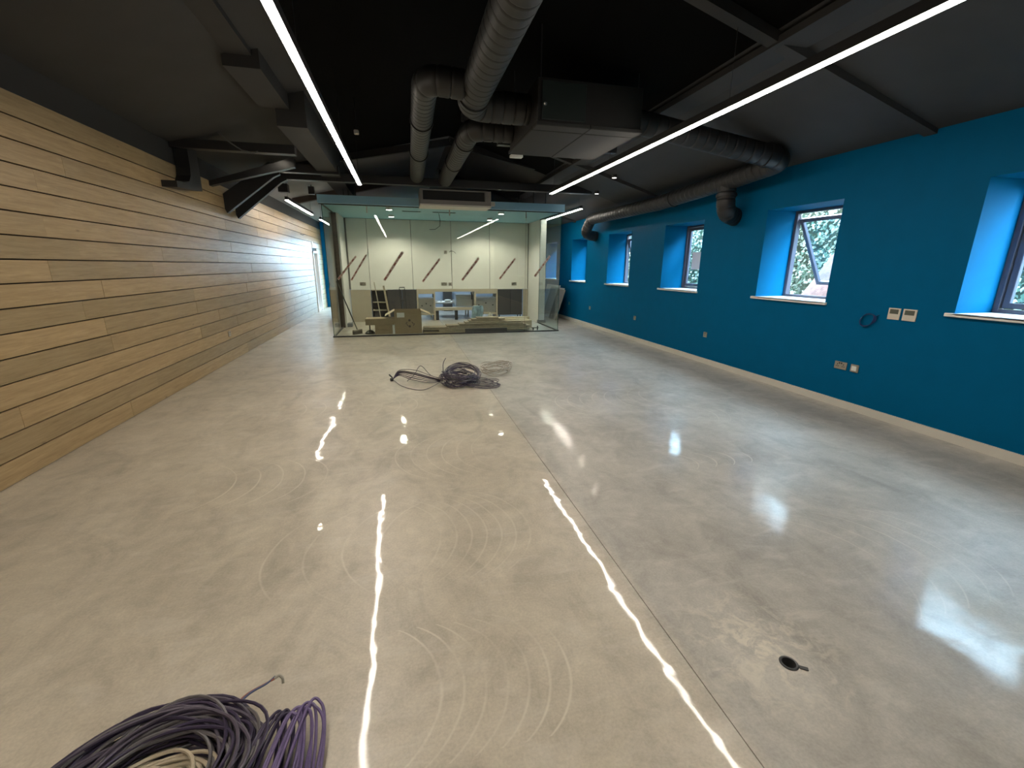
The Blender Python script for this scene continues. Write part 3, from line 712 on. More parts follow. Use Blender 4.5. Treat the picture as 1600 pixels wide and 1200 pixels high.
# inner walls of the glass room
m = MB(); BYW = 13.2
m.box(-1.5, 3.9, BYW+.02, BYW+.12, .90, 3.0)
wi = tag(m.build('wall_inner', mat('panel_joint_grey', (.18, .18, .17), .7)), 'cream panelled back wall of the glass room', 'wall', kind='structure')
px = [-1.38, -.855, .32, 1.435, 2.55, 3.72]
for a, b in zip(px[:-1], px[1:]):
    m = MB(); m.bbox(a+.006, b-.006, BYW, BYW+.0195, .89, BZ-.01, .002); m.build('wall_panel', CREAM, wi)
m = MB(); m.box(-1.6, -1.42, BY1+.02, BYW+.12, 0, BZ)
tag(m.build('trim_1', WHITE), 'white return wall at the left end of the glass room', 'wall', kind='structure')
m = MB()
mb_prev = [(-1.615, -.0), ]
for k in range(28):
    z0 = BZ*k/28; z1 = BZ*(k+1)/28; j = rl.uniform(-.012, .012)
    m.box(-1.63+j, -1.46, BY1-.03, BY1+.0195, z0, z1)
tag(m.build('trim_2', mat('dark_brown_board', (.05, .035, .025), .7, var=.3)), 'rough dark brown edge board on the left return wall', 'trim', kind='structure')
m = MB(); m.bbox(-1.60, -1.30, BY1+.05, BY1+.3, 0, .09); tag(m.build('grey_block', mat('grey_block', (.16, .17, .18), .6)), 'small grey block at the foot of the left return wall', 'block')
m = MB(); m.box(3.74, 3.9, BY1+.02, BYW+.12, 0, BZ)
tag(m.build('trim_3', WHITE), 'white return wall at the right end of the glass room', 'wall', kind='structure')
m = MB(); m.bbox(3.71, 3.93, BY1-.02, BY1+.1, 0, .08); tag(m.build('grey_block', MATS['grey_block']), 'small grey block at the foot of the right return wall', 'block')

# back room seen through the servery openings
PB = mat('pale_blue_grey_wall', (.42, .50, .62), .6)
m = MB(); m.box(-1.5, 3.9, 16.3, 16.4, 0, 2.5); tag(m.build('wall_back_room', PB), 'pale blue grey wall of the room behind the servery', 'wall', kind='structure')
m = MB(); m.box(-1.6, -1.5, BYW+.12, 16.4, 0, 2.5); m.box(3.9, 3.96, BYW+.12, 16.4, 0, 2.5); tag(m.build('wall_back_sides', PB), 'side walls of the room behind the servery', 'wall', kind='structure')
m = MB(); m.box(-1.6, 4.0, BYW+.12, 16.4, 2.5, 2.56); tag(m.build('ceiling_back_room', WHITE), 'flat ceiling of the room behind the servery', 'ceiling', kind='structure')
t = thing('added_light_panel', 'unseen glowing ceiling panel added to light the room behind the servery', 'lamp', (1.4, 14.8, 2.5))  # unseen panel, added to brighten the room behind the openings
m = MB(); m.box(.9, 1.9, 14.3, 15.3, 2.48, 2.4999); m.build('diffuser', BACKL, t)
m = MB(); m.box(.86, 1.94, 14.26, 14.3, 2.47, 2.4999); m.box(.86, 1.94, 15.3, 15.34, 2.47, 2.4999); m.box(.86, .9, 14.3, 15.3, 2.47, 2.4999); m.box(1.9, 1.94, 14.3, 15.3, 2.47, 2.4999); m.build('added_panel_frame', WHITE, t)
t = thing('worktable', 'white topped table in the lit room behind the servery', 'table', (1.25, 14.2, 0))
m = MB(); m.bbox(.8, 2.05, 13.9, 14.6, .42, .46); m.build('tabletop', WHITE, t)
for (x, y) in ((.85, 13.95), (2.0, 13.95), (.85, 14.55), (2.0, 14.55)):
    m = MB(); m.bbox(x-.02, x+.02, y-.02, y+.02, 0, .42); m.build('leg', BEIGE, t)
for (x, w2, h2, lab) in ((.98, .09, .05, 'low white tub at the left end of the white topped table'), (1.17, .015, .09, 'slim white bottle standing on the white topped table'), (1.38, .10, .07, 'wide white tub in the middle of the white topped table'), (1.56, .04, .07, 'small white tub at the right on the white topped table')):
    m = MB(); m.lathe([(w2*.9, 0), (w2, h2*.2), (w2, h2*.85), (w2*.6, h2)], (x, 14.1, .4605), 14)
    tag(m.build('white_tub', WHITE, smooth=True), lab, 'tub', 'white tubs on the table')
m = MB(); m.bbox(1.42, 1.72, 15.9, 16.299, 0, 1.9); tag(m.build('tall_dark_cabinet', CHAR), 'tall dark cabinet against the back room wall', 'cabinet')

# servery units in the back wall, z 0 - .88
def panelbox(name, lab, cat, x0, x1, z0, z1, mt, y0=BYW-.02, y1=BYW+.02, group=None):
    m = MB(); m.bbox(x0, x1, y0, y1, z0, z1); return tag(m.build(name, mt), lab, cat, group)
panelbox('end_panel', 'beige end panel left of the open shelves', 'panel', -1.40, -.86, .0, .885, BEIGE)
panelbox('end_panel', 'beige end panel right of the black cabinet', 'panel', 3.58, 3.735, .0, .885, BEIGE)
t = thing('open_shelf_unit', 'open dark unit with pale shelves left of the charcoal cabinets', 'shelves', (-.63, BYW+.1, 0))
m = MB(); m.box(-.85, -.40, BYW+.31, BYW+.33, .06, .88); m.box(-.85, -.835, BYW, BYW+.31, .06, .88); m.box(-.415, -.40, BYW, BYW+.31, .06, .88); m.build('carcass', CHAR, t)
for z in (.06, .30, .52, .86):
    m = MB(); m.bbox(-.834, -.416, BYW-.01, BYW+.309, z, z+.022); m.build('shelf', BEIGE, t)
def cabinet(lab, x0, x1, leg=True, extra=None, group=None):
    t = thing('base_cabinet', lab, 'cabinet', ((x0+x1)/2, BYW+.1, 0), group)
    m = MB(); m.bbox(x0, x1, BYW, BYW+.4, .12, .88); m.build('carcass', CHAR, t)
    m = MB(); m.bbox(x0+.01, (x0+x1)/2-.003, BYW-.02, BYW-.0005, .13, .86); m.build('door', CHAR, t)
    m = MB(); m.bbox((x0+x1)/2+.003, x1-.01, BYW-.02, BYW-.0005, .13, .86); m.build('door', CHAR, t)
    for x in (x0+.05, x1-.05):
        for y in (BYW+.03, BYW+.35): 
            m = MB(); m.lathe([(.02, 0), (.015, .01), (.015, .12)], (x, y, 0), 10); m.build('leg', BLACKM, t)
cabinet('charcoal base cabinet beside the open shelves', -.395, -.01); cabinet('charcoal base cabinet left of the servery frame', -.005, .385)
cabinet('wide charcoal base cabinet at the right end of the servery', 2.80, 3.56)
def unit(lab, x0, x1):
    t = thing('servery_unit', lab, 'unit', ((x0+x1)/2, BYW+.1, 0))
    m = MB(); m.bbox(x0, x0+.05, BYW-.03, BYW+.5, 0, .9); m.build('side', BEIGE, t)
    m = MB(); m.bbox(x1-.05, x1, BYW-.03, BYW+.5, 0, .9); m.build('side', BEIGE, t)
    m = MB(); m.bbox(x0+.051, x1-.051, BYW-.03, BYW+.5, .76, .9); m.build('top_rail', BEIGE, t)
    m = MB(); m.bbox(x0+.051, x1-.051, BYW-.01, BYW+.45, .62, .65); m.build('shelf', STEEL, t)
    m = MB(); m.bbox(x0+.051, x1-.051, BYW+.05, BYW+.07, .2, .61); p = m.build('back_panel', STEEL, t)
    m = MB(); m.bbox(x0+.051, x1-.051, BYW-.02, BYW+.45, .15, .2); m.build('shelf', BEIGE, t)
    for k, xx in enumerate((x0+.14, (x0+x1)/2, x1-.14)):
        m = MB(); m.lathe([(.018, 0), (.018, -.03)], (xx, BYW+.048, .42+.06*(k % 2)), 10, 'y'); m.build('knob', BLACKM, p)
unit('beige framed servery unit with steel shelf, left of the opening', .40, .93); unit('beige framed servery unit with steel shelf, right of the opening', 2.08, 2.79)
m = MB(); m.bbox(.931, 2.079, BYW-.03, BYW+.35, .82, .9); tag(m.build('servery_counter', BEIGE), 'beige counter bridging the servery opening', 'counter')
m = MB(); m.bbox(.931, 2.079, BYW-.03, BYW+.2, .28, .36); tag(m.build('servery_rail', BEIGE), 'low beige rail across the servery opening', 'rail')
t = thing('steel_dishwasher', 'steel appliance with a bright top ledge in the servery opening', 'appliance', (1.8, BYW+.3, 0))
m = MB(); m.bbox(1.56, 2.05, BYW+.21, BYW+.7, .37, .72); m.build('body', STEEL, t)
m = MB(); m.bbox(1.7, 2.02, BYW+.18, BYW+.21, .62, .66); m.build('handle', STEEL, t)
m = MB(); m.tube([(2.0, BYW+.1, .80), (2.03, BYW+.12, .7), (2.02, BYW+.1, .58)], .015, 8); m.build('hose', BLACKM, t)
for (x, lab) in ((.97, 'left black foot block under the servery opening'), (1.53, 'right black foot block under the servery opening')):
    m = MB(); m.bbox(x-.04, x+.05, BYW-.02, BYW+.06, 0, .27); tag(m.build('foot_block', BLACKM), lab, 'block')

# ------------------------------------------------------------------ sockets and plates
def plate(lab, c, w_, h_, axis, kind, cat='socket', grp=None, mt=None):
    """axis: 'R' on the right wall (faces -X), 'L' on the left wall (faces +X), 'B' on the inner back wall (faces -Y)"""
    t = thing({'double': 'double_socket', 'single': 'single_socket', 'switch': 'switch_plate', 'stat': 'thermostat', 'data': 'data_outlet'}[kind], lab, cat, c, grp)
    def B(u0, u1, v0, v1, d0, d1, b=.002):
        m = MB()
        if axis == 'R': m.bbox(c[0]-d1, c[0]-d0, c[1]-u1, c[1]-u0, c[2]+v0, c[2]+v1, b)
        elif axis == 'L': m.bbox(c[0]+d0, c[0]+d1, c[1]+u0, c[1]+u1, c[2]+v0, c[2]+v1, b)
        else: m.bbox(c[0]+u0, c[0]+u1, c[1]-d1, c[1]-d0, c[2]+v0, c[2]+v1, b)
        return m
    f = B(-w_/2, w_/2, -h_/2, h_/2, 0, .011, .003).build('faceplate', mt or PLATE, t)
    if kind in ('double', 'single'):
        for cx in ((-w_*.25, w_*.25) if kind == 'double' else (0,)):
            m = MB()
            for (a, b, s1, s2) in ((0, .012, .004, .008), (-.011, -.010, .006, .004), (.011, -.010, .006, .004)):
                q = B(cx+a-s1, cx+a+s1, b-s2, b+s2, .011, .0115, .0002); m.add(q.v, q.f)
            m.build('pin_holes', DARK, f)
            sx = cx*.35 if kind == 'double' else .0
            B(sx-.008, sx+.008, h_*.22, h_*.40, .0111, .016).build('rocker', BLACKM, t)
    elif kind == 'switch': B(-w_*.3, w_*.3, -h_*.3, h_*.3, .0111, .018).build('rocker', WHITE, t)
    elif kind == 'stat':
        B(-w_*.36, w_*.36, 0, h_*.4, .0111, .0118, .0002).build('screen', SCREEN, t)
        for k in range(3): B(-w_*.3+k*w_*.22, -w_*.3+k*w_*.22+w_*.13, -h_*.32, -h_*.2, .0111, .014, .001).build('button', OFFW, t)
    elif kind == 'data':
        B(-.012, .012, -.01, .012, .0111, .013, .0005).build('port', DARK, t)
    return t
plate('brass toned double socket low on the blue wall, nearest the camera', (XR-.001, 3.90, .475), .146, .086, 'R', 'double')
plate('single white centred switch plate right of the double socket', (XR-.001, 3.735, .475), .09, .086, 'R', 'switch', 'switch')
plate('lone single socket low on the blue wall below the middle windows', (XR-.001, 6.30, .475), .086, .086, 'R', 'single')
plate('small socket low on the blue wall below the fourth window', (XR-.001, 8.65, .49), .086, .086, 'R', 'single')
plate('far socket low on the blue wall beyond the fourth window', (XR-.001, 11.06, .49), .086, .086, 'R', 'single')
plate('farthest socket low on the blue wall beside the leaning boards', (XR-.001, 12.6, .49), .086, .086, 'R', 'single')
plate('left of the two white wall controllers, with the dark screen', (XR-.001, 3.455, 1.11), .115, .115, 'R', 'stat', 'thermostat', mt=OFFW)
plate('right of the two white wall controllers, with the wider screen', (XR-.001, 3.31, 1.11), .125, .115, 'R', 'stat', 'thermostat', mt=OFFW)
plate('small socket low on the plank wall', (XL+.003, 8.08, .45), .10, .086, 'L', 'single')
plate('small white outlet box above the door in the plank wall', (XL+.003, 16.3, 2.2), .2, .2, 'L', 'switch', 'box', mt=OFFW)
for (x, z, kd, lab) in ((-1.05, 1.05, 'double', 'double socket at the left of the cream back wall'), (1.20, 1.04, 'double', 'double socket in the middle of the cream back wall'), (1.375, 1.04, 'data', 'small data outlet right of the middle double socket'), (3.30, 1.04, 'double', 'double socket at the right of the cream back wall'), (1.27, 1.93, 'single', 'high single outlet in the middle of the cream back wall')):
    plate(lab, (x, BYW-.001, z), .16 if kd == 'double' else .086, .09, 'B', kd)
m = MB(); m.tube([(1.38, BYW-.002, 1.93), (1.42, BYW-.03, 1.97), (1.5, BYW-.03, 1.95), (1.56, BYW-.02, 1.9)], .006, 6)
tag(m.build('loose_cable', BLACKM, smooth=True), 'short black cable poking out of the cream wall by the high outlet', 'cable')
m = MB(); m.tube([(XL+.001, 14.6, 2.42), (XL+.05, 14.7, 2.40), (XL+.06, 15.0, 2.44)], .008, 6)
tag(m.build('loose_cable', BLACKM, smooth=True), 'short dark wire poking out of the plank wall near the door', 'cable')
# blue wire loop on the blue wall
NAVY = mat('navy_cable', (.012, .03, .13), .4)
m = MB()
for k in range(5):
    P = []
    for i in range(33):
        a = 2*PI*i/32*1.0+.3*k; P.append((XR-.012-.004*k, 3.70+(.085-.004*k)*math.cos(a)+.003*math.sin(3*a+k), 1.02+(.06+.002*k)*math.sin(a)+.02*math.cos(a)*-1))
    m.tube(P, .0032, 6)
m.tube([(XR-.001, 3.60, 1.085), (XR-.02, 3.605, 1.075), (XR-.02, 3.63, 1.05)], .0035, 6)
tag(m.build('cable_loop', NAVY, smooth=True), 'small loop of navy cable hanging from the blue wall', 'cable')

# ------------------------------------------------------------------ AC cassette on the canopy
t = thing('ducted_air_conditioner', 'grey horizontal air conditioner hanging over the front edge of the canopy', 'air conditioner', (1.17, 9.8, 2.76))
x0, x1, y0, y1, z0, z1 = .45, 1.90, 9.62, 10.19, 2.76, 3.04
SIL = mat('galvanised_casing', (.26, .245, .23), .45, metal=.2)
m = MB(); m.bbox(x0, x1, y0+.06, y1, z0, z1); m.build('casing', SIL, t)
m = MB(); m.bbox(x0, x1, y0, y0+.06, z0, z0+.08); m.bbox(x0, x1, y0, y0+.06, z1-.02, z1); m.bbox(x0, x0+.06, y0, y0+.06, z0+.08, z1-.02); m.bbox(x1-.13, x1, y0, y0+.06, z0+.08, z1-.02)
m.build('outlet_frame', SIL, t)
m = MB(); m.box(x0+.06, x1-.13, y0+.052, y0+.0595, z0+.08, z1-.02); m.build('dark_outlet', DARK, t)
m = MB(); m.bbox(x0-.005, x1+.005, y0-.005, y1, z0-.035, z0-.0005, .004); m.build('drip_tray', mat('light_grey_tray', (.78, .74, .66), .5), t)
m = MB(); m.bbox(x1+.001, x1+.12, 9.8, 9.9, z0+.03, z0+.11); m.build('junction_box', OFFW, t)

# ------------------------------------------------------------------ things inside the glass room
# large open carton
def flatbox(mb, x0, x1, y0, y1, z0, z1, th=.006):
    mb.box(x0, x1, y0, y0+th, z0, z1); mb.box(x0, x1, y1-th, y1, z0, z1); mb.box(x0, x0+th, y0+th, y1-th, z0, z1); mb.box(x1-th, x1, y0+th, y1-th, z0, z1); mb.box(x0+th, x1-th, y0+th, y1-th, z0, z0+th)
t = thing('open_carton', 'big open cardboard carton with spread flaps behind the front glass', 'box', (.1, 10.85, 0))
m = MB(); flatbox(m, -.21, .41, 10.62, 11.15, .0, .53); m.build('carton_body', CARD, t)
m = MB(); m.add([(-.21, 10.62, .53), (-.21, 11.15, .53), (-.42, 11.15, .41), (-.42, 10.62, .41), (-.21, 10.62, .538), (-.21, 11.15, .538), (-.425, 11.15, .416), (-.425, 10.62, .416)], [(0, 1, 2, 3), (7, 6, 5, 4), (0, 3, 7, 4), (1, 5, 6, 2), (2, 6, 7, 3)]); m.build('flap', CARDE, t)
m = MB(); m.add([(.41, 10.62, .53), (.41, 11.15, .53), (.63, 11.15, .43), (.63, 10.62, .43), (.41, 10.62, .538), (.41, 11.15, .538), (.635, 11.15, .436), (.635, 10.62, .436)], [(0, 3, 2, 1), (4, 5, 6, 7), (0, 4, 7, 3), (1, 2, 6, 5), (2, 3, 7, 6)]); m.build('flap', CARDE, t)
m = MB(); m.box(-.2, .4, 11.15, 11.34, .5, .506); m.build('flap', CARDE, t)
m = MB(); m.box(-.15, .02, 10.617, 10.6195, .38, .49); q = m.build('white_label', WHITE, t)
m = MB()
for (a, b, c, d_) in ((.12, .15, .32, .33), ): pass
ink = mat('dark_carton_ink', (.06, .04, .03), .7)
m.lathe([(.028, -.001), (.028, -.0001)], (.13, 10.62, .31), 12, 'y'); m.lathe([(.028, -.001), (.028, -.0001)], (.13, 10.62, .17), 12, 'y')
for (x, z, a) in ((.06, .25, .6), (.20, .25, -.6), (.08, .20, -.5), (.23, .21, .4)):
    M = Matrix.Translation((x, 10.6195, z)) @ Matrix.Rotation(a, 4, 'Y'); m.box(-.008, .008, -.001, 0, -.03, .03, M)
m.build('printed_marks', ink, t)
# lower cartons
t = thing('flat_carton', 'long flat cardboard carton lying on top of the lower carton', 'box', (-.5, 10.8, .22))
m = MB(); m.bbox(-.86, -.215, 10.62, 11.0, .215, .36); m.build('carton_body', CARD, t)
m = MB(); m.box(-.85, -.22, 10.78, 10.83, .36, .3615); m.build('packing_tape', CARDE, t)
t = thing('flat_carton', 'shorter cardboard carton on the floor left of the big open carton', 'box', (-.4, 10.8, 0))
m = MB(); m.bbox(-.66, -.27, 10.63, 10.98, .002, .1, .004); m.build('carton_body', CARD, t)
m = MB(); m.bbox(-.655, -.265, 10.62, 10.97, .105, .214, .004); m.build('carton_lid', CARD, t)
m = MB(); m.bbox(-.262, -.216, 10.62, 10.95, 0, .2, .003); tag(m.build('white_offcut', WHITE), 'narrow white panel edge between the two cartons', 'panel')
# chrome pedestal base
t = thing('pedestal_base', 'round dark chrome pedestal base under the end of the long carton', 'stool base', (-.78, 10.78, 0))
m = MB(); m.lathe([(.11, .0), (.115, .012), (.10, .04), (.06, .075), (.025, .09)], (-.78, 10.76, 0), 24); m.build('dome', mat('dark_chrome', (.12, .11, .10), .15, metal=.9), t, smooth=True)
m = MB(); m.lathe([(.018, .088), (.014, .10), (.014, .214)], (-.78, 10.76, 0), 12); m.build('stem', mat('dark_chrome', (.12, .11, .10), .15), t, smooth=True)
# broom
def broom(lab, foot, top, hw, ang, mt):
    t = thing('broom', lab, 'broom', (foot[0], foot[1], 0))
    m = MB(); m.tube([foot, top], .013, 8); m.build('handle', mt, t, smooth=True)
    M = Matrix.Translation((foot[0], foot[1], 0)) @ Matrix.Rotation(ang, 4, 'Z')
    m = MB(); m.bbox(-hw, hw, -.03, .03, .075, .11, .006, M); m.build('head', BEIGE, t)
    m = MB()
    for i in range(14):
        for j in range(3):
            x = -hw+.01+(2*hw-.02)*i/13; y = -.022+.022*j
            m.box(x-.008, x+.008, y-.008, y+.008, 0.001, .075, M)
    b = m.build('bristles', mat('grey_bristles', (.16, .14, .11), .8), t); b['kind'] = 'stuff'
DW = mat('dark_green_handle', (.05, .06, .05), .5)
broom('broom with a dark handle leaning left against the side glass', (-1.06, 10.75, .10), (-1.43, 10.86, 1.20), .13, .9, DW)
broom('pale handled broom standing against the open shelves', (-.62, 12.95, .10), (-.74, 13.05, 1.10), .11, 0, BEIGE)
m = MB(); m.bar((-.36, 12.98, .0), (-.50, 13.12, 1.0), .05, .025, (0, 1, 0))
tag(m.build('timber_batten', TIMB), 'upright timber batten leaning beside the pale handled broom', 'batten')
t = thing('folding_steps', 'slim folding steps standing in front of the charcoal cabinets', 'steps', (.0, 12.9, 0))
m = MB(); m.tube([(-.02, 12.9, .0), (-.07, 12.95, .9), (-.07, 12.95, .96), (.07, 12.95, .96), (.07, 12.95, .9), (.10, 12.9, 0)], .012, 8); m.build('frame', BLACKM, t)
for z in (.3, .6): 
    m = MB(); m.bbox(-.06, .09, 12.88, 13.0, z, z+.02); m.build('tread', BLACKM, t)
# stack of boards
rb = random.Random(5)
bd = [(.44, 2.30, .00, .035), (.80, 3.05, .036, .07), (.44, 2.95, .071, .10), (.46, 2.0, .101, .13), (1.05, 3.08, .101+.0, .131), (1.0, 2.98, .132, .165), (1.3, 2.9, .166, .20), (1.45, 2.85, .201, .235), (1.55, 2.30, .236, .27), (1.62, 2.45, .271, .30), (1.75, 2.30, .301, .33)]
names_b = ['bottom board', 'second board up', 'third board up', 'short fourth board at the left end', 'fourth board at the right end', 'fifth board up', 'sixth board up', 'seventh board up', 'short eighth board up', 'ninth board, second from the top', 'topmost short board']
for k, (a, b, z0, z1) in enumerate(bd):
    if k == 3: a, b = .46, 1.04
    yy = 10.50+rb.uniform(0, .04)+.02*k
    m = MB(); m.bbox(a, b, yy, yy+.42-.02*k, z0+.0005, z1-.0005, .003)
    tag(m.build('timber_board', TIMB), names_b[k]+' in the long grey timber stack', 'board', 'stack of long timber boards')
for k, (a, b, y, z) in enumerate(((2.40, 3.25, 11.05, .0), (2.42, 3.2, 11.25, .0), (2.42, 3.3, 11.45, .0))):
    m = MB(); m.bbox(a, b, y, y+.17, z, z+.20+.02*k, .003)
    tag(m.build('pale_box_board', CARDE), ['front', 'middle', 'rear'][k]+' pale board pack behind the right end of the timber stack', 'board', 'pale board packs')
m = MB(); m.bbox(1.42, 2.45, 10.46, 10.495, .0, .1, .003); tag(m.build('dark_board', CHAR), 'dark grey strip leaning against the foot of the timber stack', 'board')
t = thing('clamp', 'black clamp at the right end of the timber stack', 'clamp', (3.2, 10.6, 0))
m = MB(); m.bbox(3.12, 3.30, 10.6, 10.63, .05, .07); m.build('bar', BLACKM, t)
m = MB(); m.bbox(3.15, 3.175, 10.6, 10.63, .001, .05); m.build('jaw', BLACKM, t)
m = MB(); m.bbox(3.26, 3.285, 10.6, 10.63, .001, .11); m.build('jaw', BLACKM, t)
# blue plastic bundle: crumpled wrap
m = MB(); N1, N2 = 24, 12; vs = []
for j in range(N2+1):
    for i in range(N1):
        a = 2*PI*i/N1; z = j/N2
        r = .17*(1-.25*z) * (1+.22*noise.noise(Vector((math.cos(a)*2, math.sin(a)*2, z*3))))
        vs.append((1.86+r*math.cos(a)+.02*z, 11.35+r*.7*math.sin(a), .001+.56*z+.03*noise.noise(Vector((a, z*4, 0)))))
fs = [(j*N1+i, j*N1+(i+1) % N1, (j+1)*N1+(i+1) % N1, (j+1)*N1+i) for j in range(N2) for i in range(N1)]+[tuple(range(N1))[::-1], tuple(N2*N1+i for i in range(N1))]
m.add(vs, fs); tag(m.build('plastic_bundle', mat('blue_white_plastic', (.28, .42, .48), .3, var=.5, vscale=9), smooth=False), 'bundle wrapped in crumpled blue and white plastic behind the timber', 'bundle')
m = MB(); m.lathe([(.17, .0), (.13, .12), (.06, .3), (.02, .36)], (2.23, 11.50, .001), 18); tag(m.build('plastic_sheet', mat('milky_plastic', (.5, .46, .38), .4), smooth=True), 'peaked heap of milky plastic right of the blue bundle', 'plastic')
# boards leaning right of the glass room
def lean(lab, y0, y1, xb, xt, zt, th, mt, nm='leaning_board'):
    m = MB(); d = Vector((xt-xb, 0, zt)); nn = Vector((d.z, 0, -d.x)).normalized()*th
    P = [Vector((xb, 0, 0)), Vector((xt, 0, zt)), Vector((xt, 0, zt))-nn, Vector((xb, 0, 0))-nn]
    mz = min(p.z for p in P)
    m.prism([(p.x, p.z-mz+.001) for p in P], y0, y1, 'y'); tag(m.build(nm, mt), lab, 'board', 'boards leaning on the blue wall')
lean('white board leaning on the blue wall, at the back of the row', 13.3, 14.6, 4.60, 4.83, .98, .02, WHITE)
lean('large pale board leaning in front of the white one', 12.75, 14.0, 4.50, 4.77, .92, .02, mat('pale_grey_board', (.5, .48, .43), .6))
lean('grey edged board leaning nearest the camera', 12.5, 13.1, 4.42, 4.70, .88, .03, mat('grey_board', (.22, .2, .17), .6))
t = thing('sawhorse', 'dark metal folding sawhorse beside the leaning boards', 'sawhorse', (4.1, 13.6, 0))
for (a, b) in (((3.98, 13.3, 0), (4.12, 13.45, .8)), ((4.3, 13.3, 0), (4.18, 13.45, .8)), ((3.98, 13.8, 0), (4.12, 13.65, .8)), ((4.3, 13.8, 0), (4.18, 13.65, .8))):
    m = MB(); m.bar(a, b, .03, .03); m.build('leg', BLACKM, t)
m = MB(); m.bbox(4.08, 4.22, 13.25, 13.85, .79, .84); m.build('top_bar', BLACKM, t)
m = MB(); m.bar((4.0, 13.35, .3), (4.28, 13.35, .3), .02, .02); m.bar((4.0, 13.75, .3), (4.28, 13.75, .3), .02, .02); m.build('brace', BLACKM, t)
# cardboard in the far left corridor seen through the side glass
m = MB(); m.bbox(-2.1, -1.75, 14.2, 14.6, 0, .9); tag(m.build('tall_carton', mat('reddish_cardboard', (.30, .19, .14), .7)), 'tall reddish brown carton standing in the passage left of the glass room', 'box')

# ------------------------------------------------------------------ cable coils on the floor
def mk_cable(name, col): return mat(name, col, .38, var=.12, vscale=30)
GV = mk_cable('grey_violet_cable', (.10, .085, .115)); GV2 = mk_cable('grey_cable', (.15, .14, .145)); VI = mk_cable('violet_cable', (.15, .11, .24)); CRM = mk_cable('cream_cable', (.52, .45, .33)); DK = mk_cable('dark_violet_cable', (.045, .035, .07))
def loops(mb, rng, c, rx, ry, n_, thick, zth, r, tilt=(0, 0), rot=0, mats=1, seg=44, squeeze=None):
    for k in range(n_):
        mb.cur = rng.randrange(mats)
        a0 = rng.random()*6.28; q = rng.random()
        drx = rx-thick*rng.random(); dry = ry-thick*rng.random(); zz = r+zth*q
        p1, p2, p3 = rng.random()*6.28, rng.random()*6.28, rng.random()*6.28
        am = thick*.16; P = []
        for i in range(seg):
            a = a0+2*PI*i/seg
            s = 1+am/rx*math.sin(2*a+p1)+am*.5/rx*math.sin(3*a+p2)
            x = drx*s*math.cos(a); y = dry*s*math.sin(a); z = zz+zth*.22*math.sin(a+p3)+zth*.1*math.sin(3*a+p1)
            xx = x*math.cos(rot)-y*math.sin(rot); yy = x*math.sin(rot)+y*math.cos(rot)
            z += tilt[0]*(xx+rx)*.5+tilt[1]*(yy+ry)*.5
            P.append((c[0]+xx, c[1]+yy, max(z, r)))
        mb.tube(P, r, 6, closed=True)
def spline(pts, n_=10):
    pts = [Vector(p) for p in pts]; out = []
    for i in range(len(pts)-1):
        a = pts[max(i-1, 0)]; b = pts[i]; c = pts[i+1]; d = pts[min(i+2, len(pts)-1)]
        for k in range(n_):
            t = k/n_; out.append(.5*((2*b)+(c-a)*t+(2*a-5*b+4*c-d)*t*t+(3*b-a-3*c+d)*t**3))
    out.append(pts[-1]); return out
rc = random.Random(21)
# near coil
t = thing('cable_coil', 'large dark grey and violet cable coil cut by the bottom edge of the picture', 'cable coil', (-.82, 1.16, 0))
m = MB(); loops(m, rc, (-.84, 1.17), .33, .25, 46, .11, .085, .0055, (0, 0), .35, 3); loops(m, rc, (-.79, 1.16), .27, .26, 26, .13, .09, .0055, (0, 0), .35, 3); m.build('cable_loops', [GV, GV2, DK], t, smooth=True, kind='stuff')
for k, colr in enumerate(((.30, .10, .06), (.09, .07, .14), (.05, .08, .16))):
    m = MB(); m.tube(spline([(-.66+.004*k, 1.36, .06), (-.62+.005*k, 1.41, .07), (-.575+.004*k, 1.455, .055), (-.545, 1.475+.006*k, .05)]), .0032, 6)
    m.build('cable_tail', mat(['orange_core', 'violet_core', 'blue_core'][k], colr, .4), t, smooth=True)
m = MB(); m.tube(spline([(-.545, 1.478, .05), (-.53, 1.485, .052), (-.518, 1.478, .045), (-.515, 1.468, .03)]), .005, 6); m.build('bare_cable_end', mat('clear_grey_sheath', (.35, .33, .27), .4), t, smooth=True, label='pale stripped cable end')
t = MB(); loops(t, rc, (-.83, 1.13), .19, .155, 14, .07, .05, .006, (0, 0), .3, 1)
tag(t.build('cable_coil', CRM, smooth=True), 'cream cable coil lying inside the large dark coil', 'cable coil')
m = MB()
for k in range(13):
    x = -.55+.012*k; o_ = rc.uniform(-.01, .01); m.cur = 0 if k > 4 else 1
    m.tube(spline([(x-.06+.05*rc.random(), .92, .006), (x-.035+o_, 1.06, .03), (x+.02+o_, 1.22+.006*k, .085+rc.uniform(-.012, .012)), (x+.055, 1.29+rc.uniform(-.01, .012), .09), (x+.078+o_, 1.24, .065), (x+.075, 1.12, .02), (x+.06, .92, .006)]), .0052, 6)
tag(m.build('cable_coil', [VI, DK], smooth=True), 'standing loops of violet cable right of the large dark coil', 'cable coil')
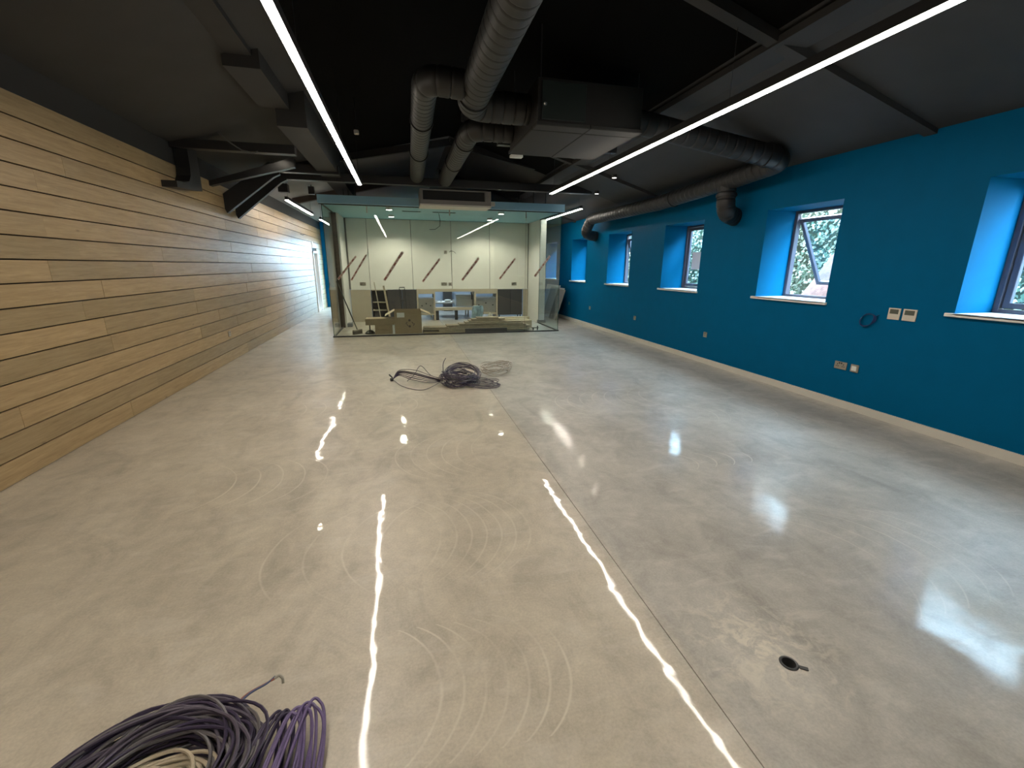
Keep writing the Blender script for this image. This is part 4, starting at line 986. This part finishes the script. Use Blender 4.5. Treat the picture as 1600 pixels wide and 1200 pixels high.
# middle coil
t = thing('cable_coil', 'tangled grey violet cable coil in the middle of the floor', 'cable coil', (.74, 5.75, 0))
m = MB(); loops(m, rc, (.70, 5.80), .27, .30, 26, .12, .14, .0055, (0, .0), 0, 3)
loops(m, rc, (.76, 5.95), .25, .26, 12, .05, .05, .0055, (0, .55), 0, 3); loops(m, rc, (.98, 5.60), .25, .17, 7, .14, .05, .005, (0, .1), -.1, 3)
m.build('cable_loops', [GV, GV2, DK], t, smooth=True, kind='stuff')
m = MB()
for k in range(9):
    r1 = rc.uniform(-.03, .03); m.cur = rc.randrange(3)
    m.tube(spline([(.48, 5.85+r1, .04), (.30, 5.90+r1*2, .02+.01*k), (.08+r1, 6.02+r1*3, .05+.012*k), (-.10, 6.2+r1, .06+.008*k), (-.19, 6.16+r1*.3, .02)]), .005, 6)
m.tube(spline([(.46, 5.8, .05), (.2, 5.55, .008), (-.05, 5.75, .01), (-.18, 6.12, .015)]), .005, 6)
m.tube(spline([(.47, 5.9, .06), (.33, 6.1, .06), (.20, 6.25, .17), (.1, 6.1, .08), (.0, 6.0, .02)]), .005, 6)
m.build('cable_tails', [GV, GV2, DK], t, smooth=True, kind='stuff')
m = MB(); m.tube([(-.19, 6.13, .02), (-.225, 6.12, .02)], .024, 10); m.tube([(-.2, 6.2, .03), (-.24, 6.26, .06)], .01, 8); m.build('taped_end', BLACKM, t, smooth=True)
m = MB(); m.tube(spline([(.49, 5.95, .15), (.50, 6.02, .24), (.54, 6.05, .31)]), .005, 6); m.build('standing_end', GV, t, smooth=True)
# small cream coil
m = MB(); loops(m, rc, (1.30, 6.24), .27, .16, 11, .07, .12, .005, (.0, .3), .35, 1)
m.tube(spline([(1.05, 6.2, .01), (1.1, 6.4, .04), (1.0, 6.6, .01), (.9, 6.62, .006)]), .004, 6)
tag(m.build('cable_coil', mk_cable('pale_grey_cable', (.42, .38, .31)), smooth=True), 'small pale cable coil behind the grey violet tangle', 'cable coil')
# floor outlet hole
t = thing('floor_conduit', 'dark round conduit hole in the bare floor near the camera', 'floor hole', (DR[0], DR[1], 0))
m = MB()
m.lathe([(.0255, -.1), (.0255, .004), (.031, .005), (.036, .0015)], (DR[0], DR[1], 0), 24, cap=False); m.build('collar', mat('grey_black_plastic', (.05, .05, .05), .4), t, smooth=True)
m = MB(); m.lathe([(.0254, -.1), (.0254, -.095)], (DR[0], DR[1], 0), 24); m.build('hole_bottom', DARK, t)
M = Matrix.Translation((DR[0]+.038, DR[1]-.034, .001)) @ Matrix.Rotation(-.6, 4, 'Z'); m = MB(); m.bbox(-.016, .016, -.008, .008, 0, .004, .001, M); m.build('tab', MATS['grey_black_plastic'], t)
